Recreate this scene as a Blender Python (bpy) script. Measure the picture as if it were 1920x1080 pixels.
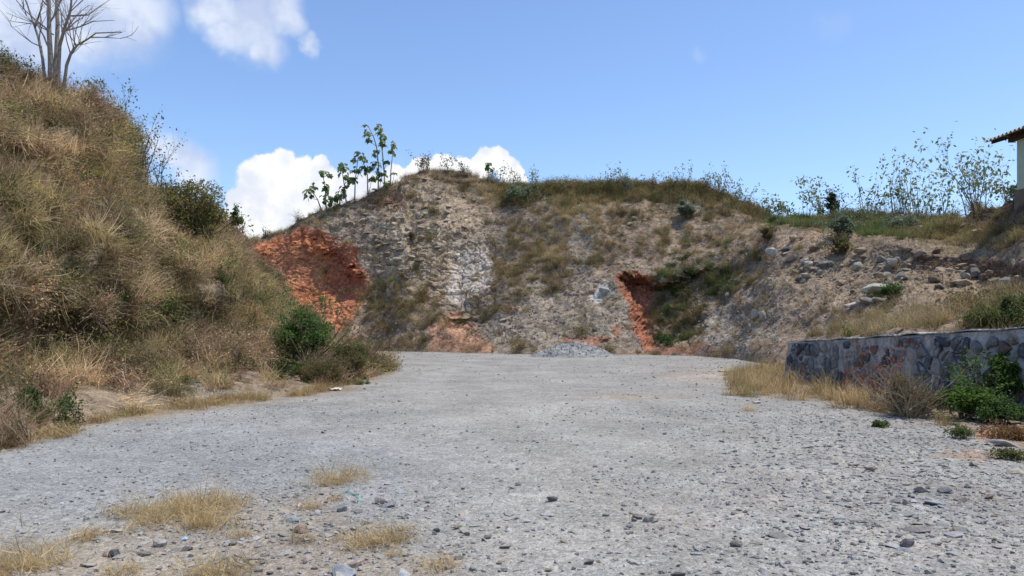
import bpy, math, random
import numpy as np
from mathutils import Vector, Matrix, Euler

SC = bpy.context.scene
for o in list(bpy.data.objects):
    bpy.data.objects.remove(o)
COL = SC.collection
rnd = random.Random(7)
RNG = np.random.default_rng(11)

# ------------------------------------------------------------------ camera
F, CX, HY, CAMZ = 1397.0, 960.0, 610.0, 1.6          # focal length and horizon of the photograph (1920 wide)
cam = bpy.data.cameras.new('camera')
cam.sensor_width = 36.0
cam.lens = 36.0 * F / 1920.0
cam.shift_y = (HY - 540.0) / 1920.0
cam.clip_start = 0.05
cam.clip_end = 6000
camo = bpy.data.objects.new('camera', cam)
camo.location = (0, 0, CAMZ)
camo.rotation_euler = (math.radians(90), 0, 0)
COL.objects.link(camo)
SC.camera = camo

# ------------------------------------------------------------------ sun, sky, exposure
SUN_DIR = Vector((0.36, 0.02, 0.92)).normalized()
sun = bpy.data.lights.new('sun', 'SUN')
sun.energy = 3.7
sun.angle = math.radians(0.53)
sun.color = (1.0, 0.955, 0.89)
suno = bpy.data.objects.new('sun', sun)
suno.rotation_euler = SUN_DIR.to_track_quat('Z', 'Y').to_euler()
suno.location = (20, 0, 60)
COL.objects.link(suno)

SC.view_settings.view_transform = 'Standard'
SC.view_settings.look = 'None'
SC.view_settings.exposure = 0.16
SC.view_settings.gamma = 1.0
SC.view_settings.use_curve_mapping = False
SC.cycles.use_denoising = True
SC.cycles.max_bounces = 6
SC.cycles.diffuse_bounces = 3
SC.cycles.transmission_bounces = 4
SC.cycles.use_adaptive_sampling = True
SC.cycles.adaptive_threshold = 0.015

SKY_STRENGTH = 0.15
world = bpy.data.worlds.new('World')
SC.world = world
world.use_nodes = True


def build_world():
    nt = world.node_tree
    N, L = nt.nodes, nt.links
    N.clear()
    out = N.new('ShaderNodeOutputWorld')
    bg = N.new('ShaderNodeBackground')
    bg.inputs['Strength'].default_value = SKY_STRENGTH
    L.new(bg.outputs[0], out.inputs[0])
    sky = N.new('ShaderNodeTexSky')
    sky.sky_type = 'NISHITA'
    sky.sun_disc = False
    sky.sun_elevation = math.asin(SUN_DIR.z)
    sky.sun_rotation = math.atan2(SUN_DIR.x, SUN_DIR.y)
    sky.altitude = 300
    sky.air_density = 1.0
    sky.dust_density = 0.5
    sky.ozone_density = 2.0
    tc = N.new('ShaderNodeTexCoord')
    gam = N.new('ShaderNodeMix'); gam.data_type = 'RGBA'; gam.blend_type = 'MULTIPLY'
    gam.inputs[0].default_value = 1.0
    gam.inputs[7].default_value = (1.01, 1.08, 1.2, 1)
    L.new(sky.outputs[0], gam.inputs[6])

    def math_(op, a, b=None, clamp=False):
        n = N.new('ShaderNodeMath'); n.operation = op; n.use_clamp = clamp
        for i, v in enumerate((a, b)):
            if v is None: continue
            if hasattr(v, 'links'): L.new(v, n.inputs[i])
            else: n.inputs[i].default_value = v
        return n.outputs[0]

    def warp(scale, amt, detail):
        nz = N.new('ShaderNodeTexNoise'); nz.inputs['Scale'].default_value = scale
        nz.inputs['Detail'].default_value = detail; nz.inputs['Roughness'].default_value = 0.58
        L.new(tc.outputs['Generated'], nz.inputs['Vector'])
        s = N.new('ShaderNodeVectorMath'); s.operation = 'SUBTRACT'
        L.new(nz.outputs['Color'], s.inputs[0]); s.inputs[1].default_value = (.5, .5, .5)
        m = N.new('ShaderNodeVectorMath'); m.operation = 'SCALE'; m.inputs['Scale'].default_value = amt
        L.new(s.outputs[0], m.inputs[0])
        a = N.new('ShaderNodeVectorMath'); a.operation = 'ADD'
        L.new(tc.outputs['Generated'], a.inputs[0]); L.new(m.outputs[0], a.inputs[1])
        return a.outputs[0], nz

    def dirs(px, py):
        return Vector(((px - CX) / F, 1.0, (HY - py) / F)).normalized()

    def field(vec, blobs):
        cur = None
        for (c, r) in blobs:
            d = N.new('ShaderNodeVectorMath'); d.operation = 'DISTANCE'
            L.new(vec, d.inputs[0]); d.inputs[1].default_value = c
            m = N.new('ShaderNodeMath'); m.operation = 'MULTIPLY_ADD'
            L.new(d.outputs['Value'], m.inputs[0]); m.inputs[1].default_value = -1.0 / r; m.inputs[2].default_value = 1.0
            cur = m.outputs[0] if cur is None else math_('MAXIMUM', cur, m.outputs[0])
        return cur

    def ramp(v, lo, hi):
        n = N.new('ShaderNodeMapRange'); n.interpolation_type = 'SMOOTHSTEP'
        L.new(v, n.inputs['Value']); n.inputs['From Min'].default_value = lo; n.inputs['From Max'].default_value = hi
        return n.outputs['Result']

    crisp_px = [(500, 345, 62), (530, 325, 46), (478, 380, 50), (560, 330, 42), (595, 335, 38), (500, 310, 28), (560, 390, 80),
                (470, 420, 60), (620, 370, 50), (600, 310, 22), (680, 370, 55), (640, 345, 28),
                (745, 335, 36), (790, 320, 32), (830, 312, 26), (870, 318, 30), (905, 305, 30), (930, 300, 26), (955, 318, 30), (880, 340, 50), (770, 350, 50), (975, 335, 18)]
    soft_px = [(200, 20, 105), (100, 20, 120), (270, 15, 60), (20, 40, 110), (250, 55, 45), (150, 60, 70), (60, 80, 50),
               (400, 10, 62), (460, 40, 78), (520, 15, 55), (490, 80, 45), (430, 70, 50), (545, 40, 35),
               (300, 268, 40), (330, 285, 42), (350, 300, 40), (275, 262, 26), (365, 320, 50), (575, 80, 26)]
    crisp = [(dirs(x, y), r / F * 0.93) for x, y, r in crisp_px]
    soft = [(dirs(x, y), r / F) for x, y, r in soft_px]
    rr = random.Random(5)
    for k in range(12):                                            # the same broken clouds all round the sky
        az = math.radians(rr.uniform(50, 310)); el = math.radians(rr.uniform(8, 55))
        for j in range(4):
            a2, e2 = az + rr.uniform(-.09, .09), el + rr.uniform(-.03, .03)
            soft.append((Vector((math.sin(a2) * math.cos(e2), math.cos(a2) * math.cos(e2), math.sin(e2))), rr.uniform(.05, .11)))
    v1, n1 = warp(30.0, 0.030, 6)
    v2, n2 = warp(13.0, 0.07, 4)
    fc = field(v1, crisp)
    fs = field(v2, soft)
    mc = ramp(fc, 0.03, 0.20)
    ms = math_('MULTIPLY', ramp(fs, 0.0, 0.75), 0.9)
    wisp = math_('MULTIPLY', ramp(field(v2, [(dirs(1548, 52), 36 / F), (dirs(1312, 92), 18 / F)]), 0.0, 0.9), 0.16)
    ms = math_('MAXIMUM', ms, wisp)
    # cloud colours: sunlit white, thicker parts greyer and bluer underneath
    nzs = N.new('ShaderNodeTexNoise'); nzs.inputs['Scale'].default_value = 22; nzs.inputs['Detail'].default_value = 5
    L.new(tc.outputs['Generated'], nzs.inputs['Vector'])
    k = 1.0 / SKY_STRENGTH
    mixc = N.new('ShaderNodeMix'); mixc.data_type = 'RGBA'
    mixc.inputs[6].default_value = (.72 * k, .76 * k, .86 * k, 1); mixc.inputs[7].default_value = (.93 * k, .94 * k, .96 * k, 1)
    L.new(ramp(nzs.outputs['Fac'], .36, .58), mixc.inputs[0])
    mixs = N.new('ShaderNodeMix'); mixs.data_type = 'RGBA'
    mixs.inputs[6].default_value = (.52 * k, .60 * k, .80 * k, 1); mixs.inputs[7].default_value = (.74 * k, .80 * k, .92 * k, 1)
    L.new(ramp(n2.outputs['Fac'], .38, .60), mixs.inputs[0])
    a = N.new('ShaderNodeMix'); a.data_type = 'RGBA'
    L.new(ms, a.inputs[0]); L.new(gam.outputs[2], a.inputs[6]); L.new(mixs.outputs[2], a.inputs[7])
    b = N.new('ShaderNodeMix'); b.data_type = 'RGBA'
    L.new(mc, b.inputs[0]); L.new(a.outputs[2], b.inputs[6]); L.new(mixc.outputs[2], b.inputs[7])
    L.new(b.outputs[2], bg.inputs['Color'])


build_world()

# ------------------------------------------------------------------ helpers
def P(px, py, Y):
    return Vector(((px - CX) / F * Y, Y, CAMZ + (HY - py) / F * Y))


def G(px, py):
    return P(px, py, CAMZ * F / (py - HY))


def S(npx, Y):
    return npx * Y / F


def _h(i, j, k, seed):
    n = (i.astype(np.int64) * 374761393 + j.astype(np.int64) * 668265263 + k.astype(np.int64) * 1440662683 + seed * 1274126177) & 0xffffffff
    n = ((n ^ (n >> 13)) * 1274126177) & 0xffffffff
    n = n ^ (n >> 16)
    return (n & 0xffffff) / float(0xffffff)


def vnoise(p, seed=0):
    p = np.asarray(p, float)
    i = np.floor(p).astype(np.int64)
    f = p - i
    u = f * f * f * (f * (f * 6 - 15) + 10)
    r = 0
    for a in (0, 1):
        for b in (0, 1):
            for c in (0, 1):
                w = (u[:, 0] if a else 1 - u[:, 0]) * (u[:, 1] if b else 1 - u[:, 1]) * (u[:, 2] if c else 1 - u[:, 2])
                r = r + w * _h(i[:, 0] + a, i[:, 1] + b, i[:, 2] + c, seed)
    return r * 2 - 1


def fbm(p, octaves=4, gain=.5, seed=0):
    p = np.asarray(p, float)
    r, a, s = 0, 1.0, 0.0
    for o in range(octaves):
        r = r + a * vnoise(p * 2.03 ** o + 17.3 * o, seed + o)
        s += a
        a *= gain
    return r / s


def worley(p, seed=0):
    p = np.asarray(p, float)
    i = np.floor(p).astype(np.int64)
    f1 = np.full(len(p), 9.0); f2 = np.full(len(p), 9.0); cid = np.zeros(len(p))
    for a in (-1, 0, 1):
        for b in (-1, 0, 1):
            for c in (-1, 0, 1):
                ii = i + np.array([a, b, c])
                q = np.stack([_h(ii[:, 0], ii[:, 1], ii[:, 2], seed + s) for s in (1, 2, 3)], 1) + ii
                d = np.linalg.norm(q - p, axis=1)
                near = d < f1
                f2 = np.where(near, f1, np.minimum(f2, d))
                cid = np.where(near, _h(ii[:, 0], ii[:, 1], ii[:, 2], seed + 9), cid)
                f1 = np.where(near, d, f1)
    return f1, f2, cid


def sstep(a, b, x):
    t = np.clip((x - a) / (b - a), 0, 1)
    return t * t * (3 - 2 * t)


def ell(px, py, cx, cy, rx, ry, soft=.5):
    d = np.sqrt(((px - cx) / rx) ** 2 + ((py - cy) / ry) ** 2)
    return 1 - sstep(1 - soft, 1 + soft, d)


def polydist(px, py, poly):
    """signed distance, positive inside"""
    inside = np.zeros(px.shape, bool)
    dmin = np.full(px.shape, 1e9)
    n = len(poly)
    for k in range(n):
        x0, y0 = poly[k]; x1, y1 = poly[(k + 1) % n]
        dx, dy = x1 - x0, y1 - y0
        t = np.clip(((px - x0) * dx + (py - y0) * dy) / (dx * dx + dy * dy), 0, 1)
        dmin = np.minimum(dmin, np.hypot(px - x0 - t * dx, py - y0 - t * dy))
        c = ((y0 > py) != (y1 > py)) & (px < (x1 - x0) * (py - y0) / (y1 - y0 + 1e-12) + x0)
        inside ^= c
    return np.where(inside, dmin, -dmin)


def tag(o, label=None, cat=None, group=None, kind=None):
    if label: o['label'] = label
    if cat: o['category'] = cat
    if group: o['group'] = group
    if kind: o['kind'] = kind
    return o


def link(o, parent=None):
    COL.objects.link(o)
    if parent is not None:
        o.parent = parent
    return o


def empty(name, loc=(0, 0, 0), rz=0.0):
    o = bpy.data.objects.new(name, None)
    o.empty_display_size = .2
    o.location = loc
    o.rotation_euler = (0, 0, rz)
    COL.objects.link(o)
    return o


def np_mesh(name, V, Fc, col=None, mat=None, smooth=False):
    V = np.asarray(V, np.float32); Fc = np.asarray(Fc, np.int32)
    me = bpy.data.meshes.new(name)
    me.vertices.add(len(V)); me.vertices.foreach_set('co', V.ravel())
    k = Fc.shape[1]
    me.loops.add(Fc.size); me.loops.foreach_set('vertex_index', Fc.ravel())
    me.polygons.add(len(Fc))
    me.polygons.foreach_set('loop_start', np.arange(0, Fc.size, k, dtype=np.int32))
    me.polygons.foreach_set('use_smooth', np.full(len(Fc), smooth))
    if col is not None:
        a = me.attributes.new('col', 'FLOAT_COLOR', 'POINT')
        c = np.ones((len(V), 4), np.float32); c[:, :3] = col
        a.data.foreach_set('color', c.ravel())
    me.update(calc_edges=True)
    me.validate()
    if mat: me.materials.append(mat)
    return me


class MB:
    """collects tubes, blades and leaves as triangles with a colour per vertex"""
    def __init__(s):
        s.v, s.f, s.c, s.n = [], [], [], 0

    def add(s, V, Fc, C):
        V = np.asarray(V, float); Fc = np.asarray(Fc, int)
        s.v.append(V); s.f.append(Fc + s.n)
        C = np.asarray(C, float)
        s.c.append(np.broadcast_to(C, (len(V), 3)) if C.ndim == 1 else C)
        s.n += len(V)

    def tube(s, pts, radii, col, sides=5, cap=True):
        pts = [Vector(p) for p in pts]
        V, Fc = [], []
        for i, p in enumerate(pts):
            d = (pts[min(i + 1, len(pts) - 1)] - pts[max(i - 1, 0)]).normalized()
            a = d.orthogonal().normalized() if i == 0 else (prev - d * prev.dot(d)).normalized()
            prev = a
            b = d.cross(a)
            for k in range(sides):
                t = 2 * math.pi * k / sides
                V.append(p + (a * math.cos(t) + b * math.sin(t)) * radii[i])
        for i in range(len(pts) - 1):
            for k in range(sides):
                q0, q1 = i * sides + k, i * sides + (k + 1) % sides
                q2, q3 = q0 + sides, q1 + sides
                Fc += [(q0, q1, q3), (q0, q3, q2)]
        if cap:
            m = (len(pts) - 1) * sides
            for k in range(1, sides - 1):
                Fc.append((m, m + k, m + k + 1)); Fc.append((0, k + 1, k))
        s.add([tuple(v) for v in V], Fc, col)

    def blade(s, base, az, lean, curve, L, w, c0, c1, seg=3):
        d = Vector((math.cos(az), math.sin(az), 0))
        side = Vector((-d.y, d.x, 0))
        V, C = [], []
        p = Vector(base); ang = lean
        for i in range(seg + 1):
            t = i / seg
            ww = w * (1 - t) ** .7
            c = np.array(c0) * (1 - t) + np.array(c1) * t
            if i < seg:
                V += [tuple(p - side * ww), tuple(p + side * ww)]; C += [c, c]
            else:
                V.append(tuple(p)); C.append(c)
            ang += curve / seg
            p = p + (d * math.sin(ang) + Vector((0, 0, math.cos(ang)))) * (L / seg)
        Fc = []
        for i in range(seg - 1):
            a = 2 * i
            Fc += [(a, a + 1, a + 3), (a, a + 3, a + 2)]
        a = 2 * (seg - 1)
        Fc.append((a, a + 1, a + 2))
        s.add(V, Fc, np.array(C))

    def leaves(s, C, D, Nn, L, W, col, fold=.25):
        """diamond leaves: base C, direction D, normal Nn (arrays)"""
        C = np.asarray(C, float); n = len(C)
        D = D / np.linalg.norm(D, axis=1)[:, None]
        X = np.cross(D, Nn); X /= (np.linalg.norm(X, axis=1)[:, None] + 1e-9)
        Nn = np.cross(X, D)
        L = np.broadcast_to(L, n)[:, None]; W = np.broadcast_to(W, n)[:, None]
        mid = C + D * L * .5 + Nn * (W * fold)
        V = np.stack([C, mid + X * W * .5, C + D * L, mid - X * W * .5, C + D * L * .5], 1).reshape(-1, 3)
        i = np.arange(n)[:, None] * 5
        Fc = np.concatenate([i + np.array([[0, 1, 4]]), i + np.array([[1, 2, 4]]), i + np.array([[2, 3, 4]]), i + np.array([[3, 0, 4]])], 0)
        s.add(V, Fc, np.repeat(np.asarray(col, float), 5, 0) if np.ndim(col) == 2 else col)

    def mesh(s, name, mat, smooth=False):
        return np_mesh(name, np.concatenate(s.v), np.concatenate(s.f), np.concatenate(s.c), mat, smooth)

    def build(s, name, mat, parent=None, smooth=False):
        return link(bpy.data.objects.new(name, s.mesh(name, mat, smooth)), parent)


# ------------------------------------------------------------------ materials
def new_mat(name):
    m = bpy.data.materials.new(name)
    m.use_nodes = True
    nt = m.node_tree
    nt.nodes.clear()
    out = nt.nodes.new('ShaderNodeOutputMaterial')
    return m, nt.nodes, nt.links, out


def mul(N, L, a, b, fac=1.0):
    n = N.new('ShaderNodeMix'); n.data_type = 'RGBA'; n.blend_type = 'MULTIPLY'
    n.inputs[0].default_value = fac
    L.new(a, n.inputs[6])
    if hasattr(b, 'links'): L.new(b, n.inputs[7])
    else: n.inputs[7].default_value = b
    return n.outputs[2]


def noise_val(N, L, vec, scale, detail, lo, hi, rough=.6):
    nz = N.new('ShaderNodeTexNoise'); nz.inputs['Scale'].default_value = scale
    nz.inputs['Detail'].default_value = detail; nz.inputs['Roughness'].default_value = rough
    if vec is not None: L.new(vec, nz.inputs['Vector'])
    mr = N.new('ShaderNodeMapRange')
    mr.inputs['From Min'].default_value = .3; mr.inputs['From Max'].default_value = .7
    mr.inputs['To Min'].default_value = lo; mr.inputs['To Max'].default_value = hi
    L.new(nz.outputs['Fac'], mr.inputs['Value'])
    return nz.outputs['Fac'], mr.outputs['Result']


def col_source(N, L, mode):
    a = N.new('ShaderNodeAttribute'); a.attribute_name = 'col'
    c = a.outputs['Color']
    if mode == 'inst':
        t = N.new('ShaderNodeAttribute'); t.attribute_type = 'INSTANCER'; t.attribute_name = 'tint'
        c = mul(N, L, c, t.outputs['Color'])
    elif mode == 'obj':
        t = N.new('ShaderNodeObjectInfo')
        c = mul(N, L, c, t.outputs['Color'])
    return c


def foliage_mat(name, mode, trans=.38):
    m, N, L, out = new_mat(name)
    c = col_source(N, L, mode)
    d = N.new('ShaderNodeBsdfPrincipled'); d.inputs['Roughness'].default_value = .6
    d.inputs['Specular IOR Level'].default_value = .25
    t = N.new('ShaderNodeBsdfTranslucent')
    L.new(c, d.inputs['Base Color']); L.new(c, t.inputs['Color'])
    mx = N.new('ShaderNodeMixShader'); mx.inputs[0].default_value = trans
    L.new(d.outputs[0], mx.inputs[1]); L.new(t.outputs[0], mx.inputs[2]); L.new(mx.outputs[0], out.inputs[0])
    return m


def stone_mat(name, mode, scale=9.0, bump=.35, base=None, contrast=.35):
    m, N, L, out = new_mat(name)
    tc = N.new('ShaderNodeTexCoord')
    if base is None: c = col_source(N, L, mode)
    else:
        r = N.new('ShaderNodeRGB'); r.outputs[0].default_value = (*base, 1); c = r.outputs[0]
    f, v = noise_val(N, L, tc.outputs['Object'], scale, 8, 1 - contrast, 1 + contrast)
    f2, v2 = noise_val(N, L, tc.outputs['Object'], scale * 6, 4, 1 - contrast * .6, 1 + contrast * .6)
    c = mul(N, L, mul(N, L, c, v), v2)
    b = N.new('ShaderNodeBump'); b.inputs['Strength'].default_value = bump; b.inputs['Distance'].default_value = .05
    L.new(f, b.inputs['Height'])
    b2 = N.new('ShaderNodeBump'); b2.inputs['Strength'].default_value = bump; b2.inputs['Distance'].default_value = .015
    L.new(f2, b2.inputs['Height']); L.new(b.outputs[0], b2.inputs['Normal'])
    d = N.new('ShaderNodeBsdfPrincipled'); d.inputs['Roughness'].default_value = .92
    d.inputs['Specular IOR Level'].default_value = .2
    L.new(c, d.inputs['Base Color']); L.new(b2.outputs[0], d.inputs['Normal']); L.new(d.outputs[0], out.inputs[0])
    return m


def terrain_mat(name, cells=9.0, bump=.6):
    """soil and broken rock: vertex colour x grain, small broken stones in the bump"""
    m, N, L, out = new_mat(name)
    tc = N.new('ShaderNodeTexCoord')
    c = col_source(N, L, None)
    f, v = noise_val(N, L, tc.outputs['Object'], 2.6, 10, .62, 1.38, .68)
    f2, v2 = noise_val(N, L, tc.outputs['Object'], 17, 6, .66, 1.34, .65)
    vo = N.new('ShaderNodeTexVoronoi'); vo.inputs['Scale'].default_value = cells
    L.new(tc.outputs['Object'], vo.inputs['Vector'])
    sep = N.new('ShaderNodeSeparateColor'); L.new(vo.outputs['Color'], sep.inputs[0])
    mr = N.new('ShaderNodeMapRange'); mr.inputs['To Min'].default_value = .72; mr.inputs['To Max'].default_value = 1.28
    L.new(sep.outputs[0], mr.inputs['Value'])
    c = mul(N, L, mul(N, L, mul(N, L, c, v), v2), mr.outputs[0])
    b = N.new('ShaderNodeBump'); b.inputs['Strength'].default_value = bump; b.inputs['Distance'].default_value = .09
    L.new(f, b.inputs['Height'])
    b1 = N.new('ShaderNodeBump'); b1.inputs['Strength'].default_value = bump; b1.inputs['Distance'].default_value = .05; b1.invert = True
    L.new(vo.outputs['Distance'], b1.inputs['Height']); L.new(b.outputs[0], b1.inputs['Normal'])
    b2 = N.new('ShaderNodeBump'); b2.inputs['Strength'].default_value = bump; b2.inputs['Distance'].default_value = .05
    L.new(f2, b2.inputs['Height']); L.new(b1.outputs[0], b2.inputs['Normal'])
    d = N.new('ShaderNodeBsdfPrincipled'); d.inputs['Roughness'].default_value = .95
    d.inputs['Specular IOR Level'].default_value = .12
    L.new(c, d.inputs['Base Color']); L.new(b2.outputs[0], d.inputs['Normal']); L.new(d.outputs[0], out.inputs[0])
    return m


def ground_mat(name):
    """crushed stone: two sizes of cells, dust between"""
    m, N, L, out = new_mat(name)
    tc = N.new('ShaderNodeTexCoord')
    c = col_source(N, L, None)
    f, v = noise_val(N, L, tc.outputs['Object'], .55, 8, .84, 1.16, .6)
    f2, v2 = noise_val(N, L, tc.outputs['Object'], 34, 5, .8, 1.2, .65)
    hs = None; cc = mul(N, L, mul(N, L, c, v), v2)
    nrm = None
    for sc_, dist, lo, hi in ((11, .012, .88, 1.12), (36, .009, .78, 1.24), (85, .005, .75, 1.25)):
        vo = N.new('ShaderNodeTexVoronoi'); vo.inputs['Scale'].default_value = sc_
        L.new(tc.outputs['Object'], vo.inputs['Vector'])
        sep = N.new('ShaderNodeSeparateColor'); L.new(vo.outputs['Color'], sep.inputs[0])
        mr = N.new('ShaderNodeMapRange'); mr.inputs['To Min'].default_value = lo; mr.inputs['To Max'].default_value = hi
        L.new(sep.outputs[1], mr.inputs['Value'])
        cc = mul(N, L, cc, mr.outputs[0])
        # stones of uneven height: cell random x falloff from the middle
        mm = N.new('ShaderNodeMath'); mm.operation = 'MULTIPLY_ADD'; mm.inputs[1].default_value = -1.0
        L.new(vo.outputs['Distance'], mm.inputs[0]); L.new(sep.outputs[0], mm.inputs[2])
        b = N.new('ShaderNodeBump'); b.inputs['Strength'].default_value = .55; b.inputs['Distance'].default_value = dist
        L.new(mm.outputs[0], b.inputs['Height'])
        if nrm is not None: L.new(nrm, b.inputs['Normal'])
        nrm = b.outputs[0]
    d = N.new('ShaderNodeBsdfPrincipled'); d.inputs['Roughness'].default_value = .95
    d.inputs['Specular IOR Level'].default_value = .15
    L.new(cc, d.inputs['Base Color']); L.new(nrm, d.inputs['Normal']); L.new(d.outputs[0], out.inputs[0])
    return m


M_LEAF_I = foliage_mat('foliage_scattered', 'inst')
M_LEAF = foliage_mat('foliage', 'obj', .5)
M_STONE_I = stone_mat('stone_scattered', 'inst', 12, .3)
M_STONE = stone_mat('stone', 'obj', 3.0, .5)
M_BARK = stone_mat('bark', 'obj', 14, .5)
M_HILL = terrain_mat('hill_soil', 9.0, .42)
M_GROUND = ground_mat('crushed_stone')

# ------------------------------------------------------------------ scattering (stuff only)
def scatter_group():
    ng = bpy.data.node_groups.new('scatter', 'GeometryNodeTree')
    ng.interface.new_socket('Geometry', in_out='INPUT', socket_type='NodeSocketGeometry')
    ng.interface.new_socket('Sources', in_out='INPUT', socket_type='NodeSocketCollection')
    ng.interface.new_socket('Geometry', in_out='OUTPUT', socket_type='NodeSocketGeometry')
    N, L = ng.nodes, ng.links
    gi = N.new('NodeGroupInput'); go = N.new('NodeGroupOutput')
    ci = N.new('GeometryNodeCollectionInfo'); ci.transform_space = 'ORIGINAL'
    ci.inputs['Separate Children'].default_value = True; ci.inputs['Reset Children'].default_value = True
    L.new(gi.outputs['Sources'], ci.inputs['Collection'])
    ip = N.new('GeometryNodeInstanceOnPoints'); ip.inputs['Pick Instance'].default_value = True

    def attr(name, t):
        n = N.new('GeometryNodeInputNamedAttribute'); n.data_type = t; n.inputs['Name'].default_value = name
        return [o for o in n.outputs if o.enabled][0]
    e = N.new('FunctionNodeEulerToRotation')
    L.new(attr('rot', 'FLOAT_VECTOR'), e.inputs[0])
    L.new(gi.outputs['Geometry'], ip.inputs['Points'])
    L.new(ci.outputs[0], ip.inputs['Instance'])
    L.new(attr('idx', 'INT'), ip.inputs['Instance Index'])
    L.new(e.outputs[0], ip.inputs['Rotation'])
    L.new(attr('scl', 'FLOAT_VECTOR'), ip.inputs['Scale'])
    L.new(ip.outputs[0], go.inputs[0])
    return ng


SCATTER = scatter_group()


def sources(name, meshes):
    c = bpy.data.collections.new(name)
    for i, me in enumerate(meshes):
        c.objects.link(bpy.data.objects.new('%s_%02d' % (name, i), me))
    return c


def scatter(name, label, pts, rot, scl, tint, coll):
    n = len(pts)
    me = bpy.data.meshes.new(name)
    me.vertices.add(n); me.vertices.foreach_set('co', np.asarray(pts, np.float32).ravel())
    for an, t, arr, key in (('rot', 'FLOAT_VECTOR', rot, 'vector'), ('scl', 'FLOAT_VECTOR', scl, 'vector')):
        a = me.attributes.new(an, t, 'POINT'); a.data.foreach_set(key, np.asarray(arr, np.float32).ravel())
    a = me.attributes.new('idx', 'INT', 'POINT'); a.data.foreach_set('value', RNG.integers(0, len(coll.objects), n).astype(np.int32))
    a = me.attributes.new('tint', 'FLOAT_COLOR', 'POINT')
    c = np.ones((n, 4), np.float32); c[:, :3] = tint; a.data.foreach_set('color', c.ravel())
    o = link(bpy.data.objects.new(name, me))
    md = o.modifiers.new('scatter', 'NODES'); md.node_group = SCATTER
    for it in SCATTER.interface.items_tree:
        if it.name == 'Sources': md[it.identifier] = coll
    tag(o, label, kind='stuff')
    return o


def up_rot(n, tilt=.35, follow=.5):
    """euler rotations: random heading, leaning partly with the slope (normals n)"""
    m = len(n)
    z = n * follow + np.array([0, 0, 1.0]) * (1 - follow) + RNG.normal(0, tilt * .5, (m, 3))
    z /= np.linalg.norm(z, axis=1)[:, None]
    hx = RNG.normal(size=(m, 3))
    x = np.cross(hx, z); x /= np.linalg.norm(x, axis=1)[:, None] + 1e-9
    y = np.cross(z, x)
    # matrix columns x,y,z -> XYZ euler
    ry = np.arcsin(np.clip(-x[:, 2], -1, 1)); rx = np.arctan2(y[:, 2], z[:, 2]); rz = np.arctan2(x[:, 1], x[:, 0])
    return np.stack([rx, ry, rz], 1)


# source meshes -----------------------------------------------------
def hull_rock(name, n, flat, seed, mat, rough=0.0):
    import bmesh
    r = random.Random(seed)
    bm = bmesh.new()
    for i in range(n):
        v = Vector((r.gauss(0, 1), r.gauss(0, 1), r.gauss(0, 1))).normalized() * r.uniform(.82, 1.05)
        v = Vector((v.x, v.y * r.uniform(.8, 1), v.z))
        # chop to a few planes: angular, quarried faces
        v.z = max(min(v.z, .75), -.75)
        v.x = max(min(v.x, .85), -.8)
        bm.verts.new((v.x * .5, v.y * .42, v.z * .5 * flat))
    res = bmesh.ops.convex_hull(bm, input=bm.verts)
    junk = list({v for v in res['geom_interior'] + res['geom_unused'] if isinstance(v, bmesh.types.BMVert)})
    bmesh.ops.delete(bm, geom=junk, context='VERTS')
    bmesh.ops.triangulate(bm, faces=bm.faces)
    if rough:
        bmesh.ops.subdivide_edges(bm, edges=bm.edges, cuts=1, use_grid_fill=True)
        bmesh.ops.triangulate(bm, faces=bm.faces)
        for v in bm.verts:
            v.co *= 1 + r.uniform(-rough, rough * .4)
    bm.normal_update()
    V = np.array([v.co[:] for v in bm.verts]); Fc = np.array([[v.index for v in f.verts] for f in bm.faces])
    bm.free()
    c = np.ones((len(V), 3)) * np.array([1 + r.uniform(-.06, .06)] * 3)
    return np_mesh(name, V, Fc, c, mat)


GRAVEL_SRC = sources('gravel_source', [hull_rock('gravel_stone', 9 + i % 4, .5 + .09 * (i % 4), 100 + i, M_STONE_I) for i in range(10)])


def grass_mesh(name, seed, n, L, spread, lean, curve, w, c0s, c1s, mat, seg=3):
    r = random.Random(seed); mb = MB()
    for i in range(n):
        a = r.uniform(0, 6.283); rad = spread * math.sqrt(r.random())
        k = r.randrange(len(c0s)); q = r.uniform(.7, 1.25)
        mb.blade((rad * math.cos(a), rad * math.sin(a), -.03), r.uniform(0, 6.283), abs(r.gauss(0, lean)), r.uniform(.1, curve),
                 L * r.uniform(.5, 1.15), w * r.uniform(.6, 1.2), np.array(c0s[k]) * q, np.array(c1s[k]) * q, seg)
    return mb.mesh(name, mat)


STRAW0 = [(.30, .22, .12), (.23, .17, .09), (.34, .26, .14), (.18, .14, .07)]
STRAW1 = [(.50, .40, .23), (.40, .31, .17), (.56, .45, .27), (.33, .25, .14)]
GREEN0 = [(.07, .115, .028), (.095, .135, .035), (.12, .12, .045)]
GREEN1 = [(.125, .19, .05), (.16, .20, .06), (.20, .19, .08)]

SRC_DRY = sources('dry_clump', [grass_mesh('dry_clump', 200 + i, 85, .62, .26, .45, 1.5, .0065, STRAW0, STRAW1, M_LEAF_I) for i in range(6)])
SRC_GREEN = sources('green_clump', [grass_mesh('green_clump', 230 + i, 70, .5, .22, .4, 1.2, .008, GREEN0, GREEN1, M_LEAF_I) for i in range(5)])
SRC_FLAT = sources('flat_clump', [grass_mesh('flat_clump', 280 + i, 60, .20, .20, 1.25, .9, .0022, STRAW0, STRAW1, M_LEAF_I) for i in range(5)])
SRC_LOW = sources('low_clump', [grass_mesh('low_clump', 260 + i, 60, .16, .13, .7, 1.3, .0022, STRAW0, STRAW1, M_LEAF_I) for i in range(5)])


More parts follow.
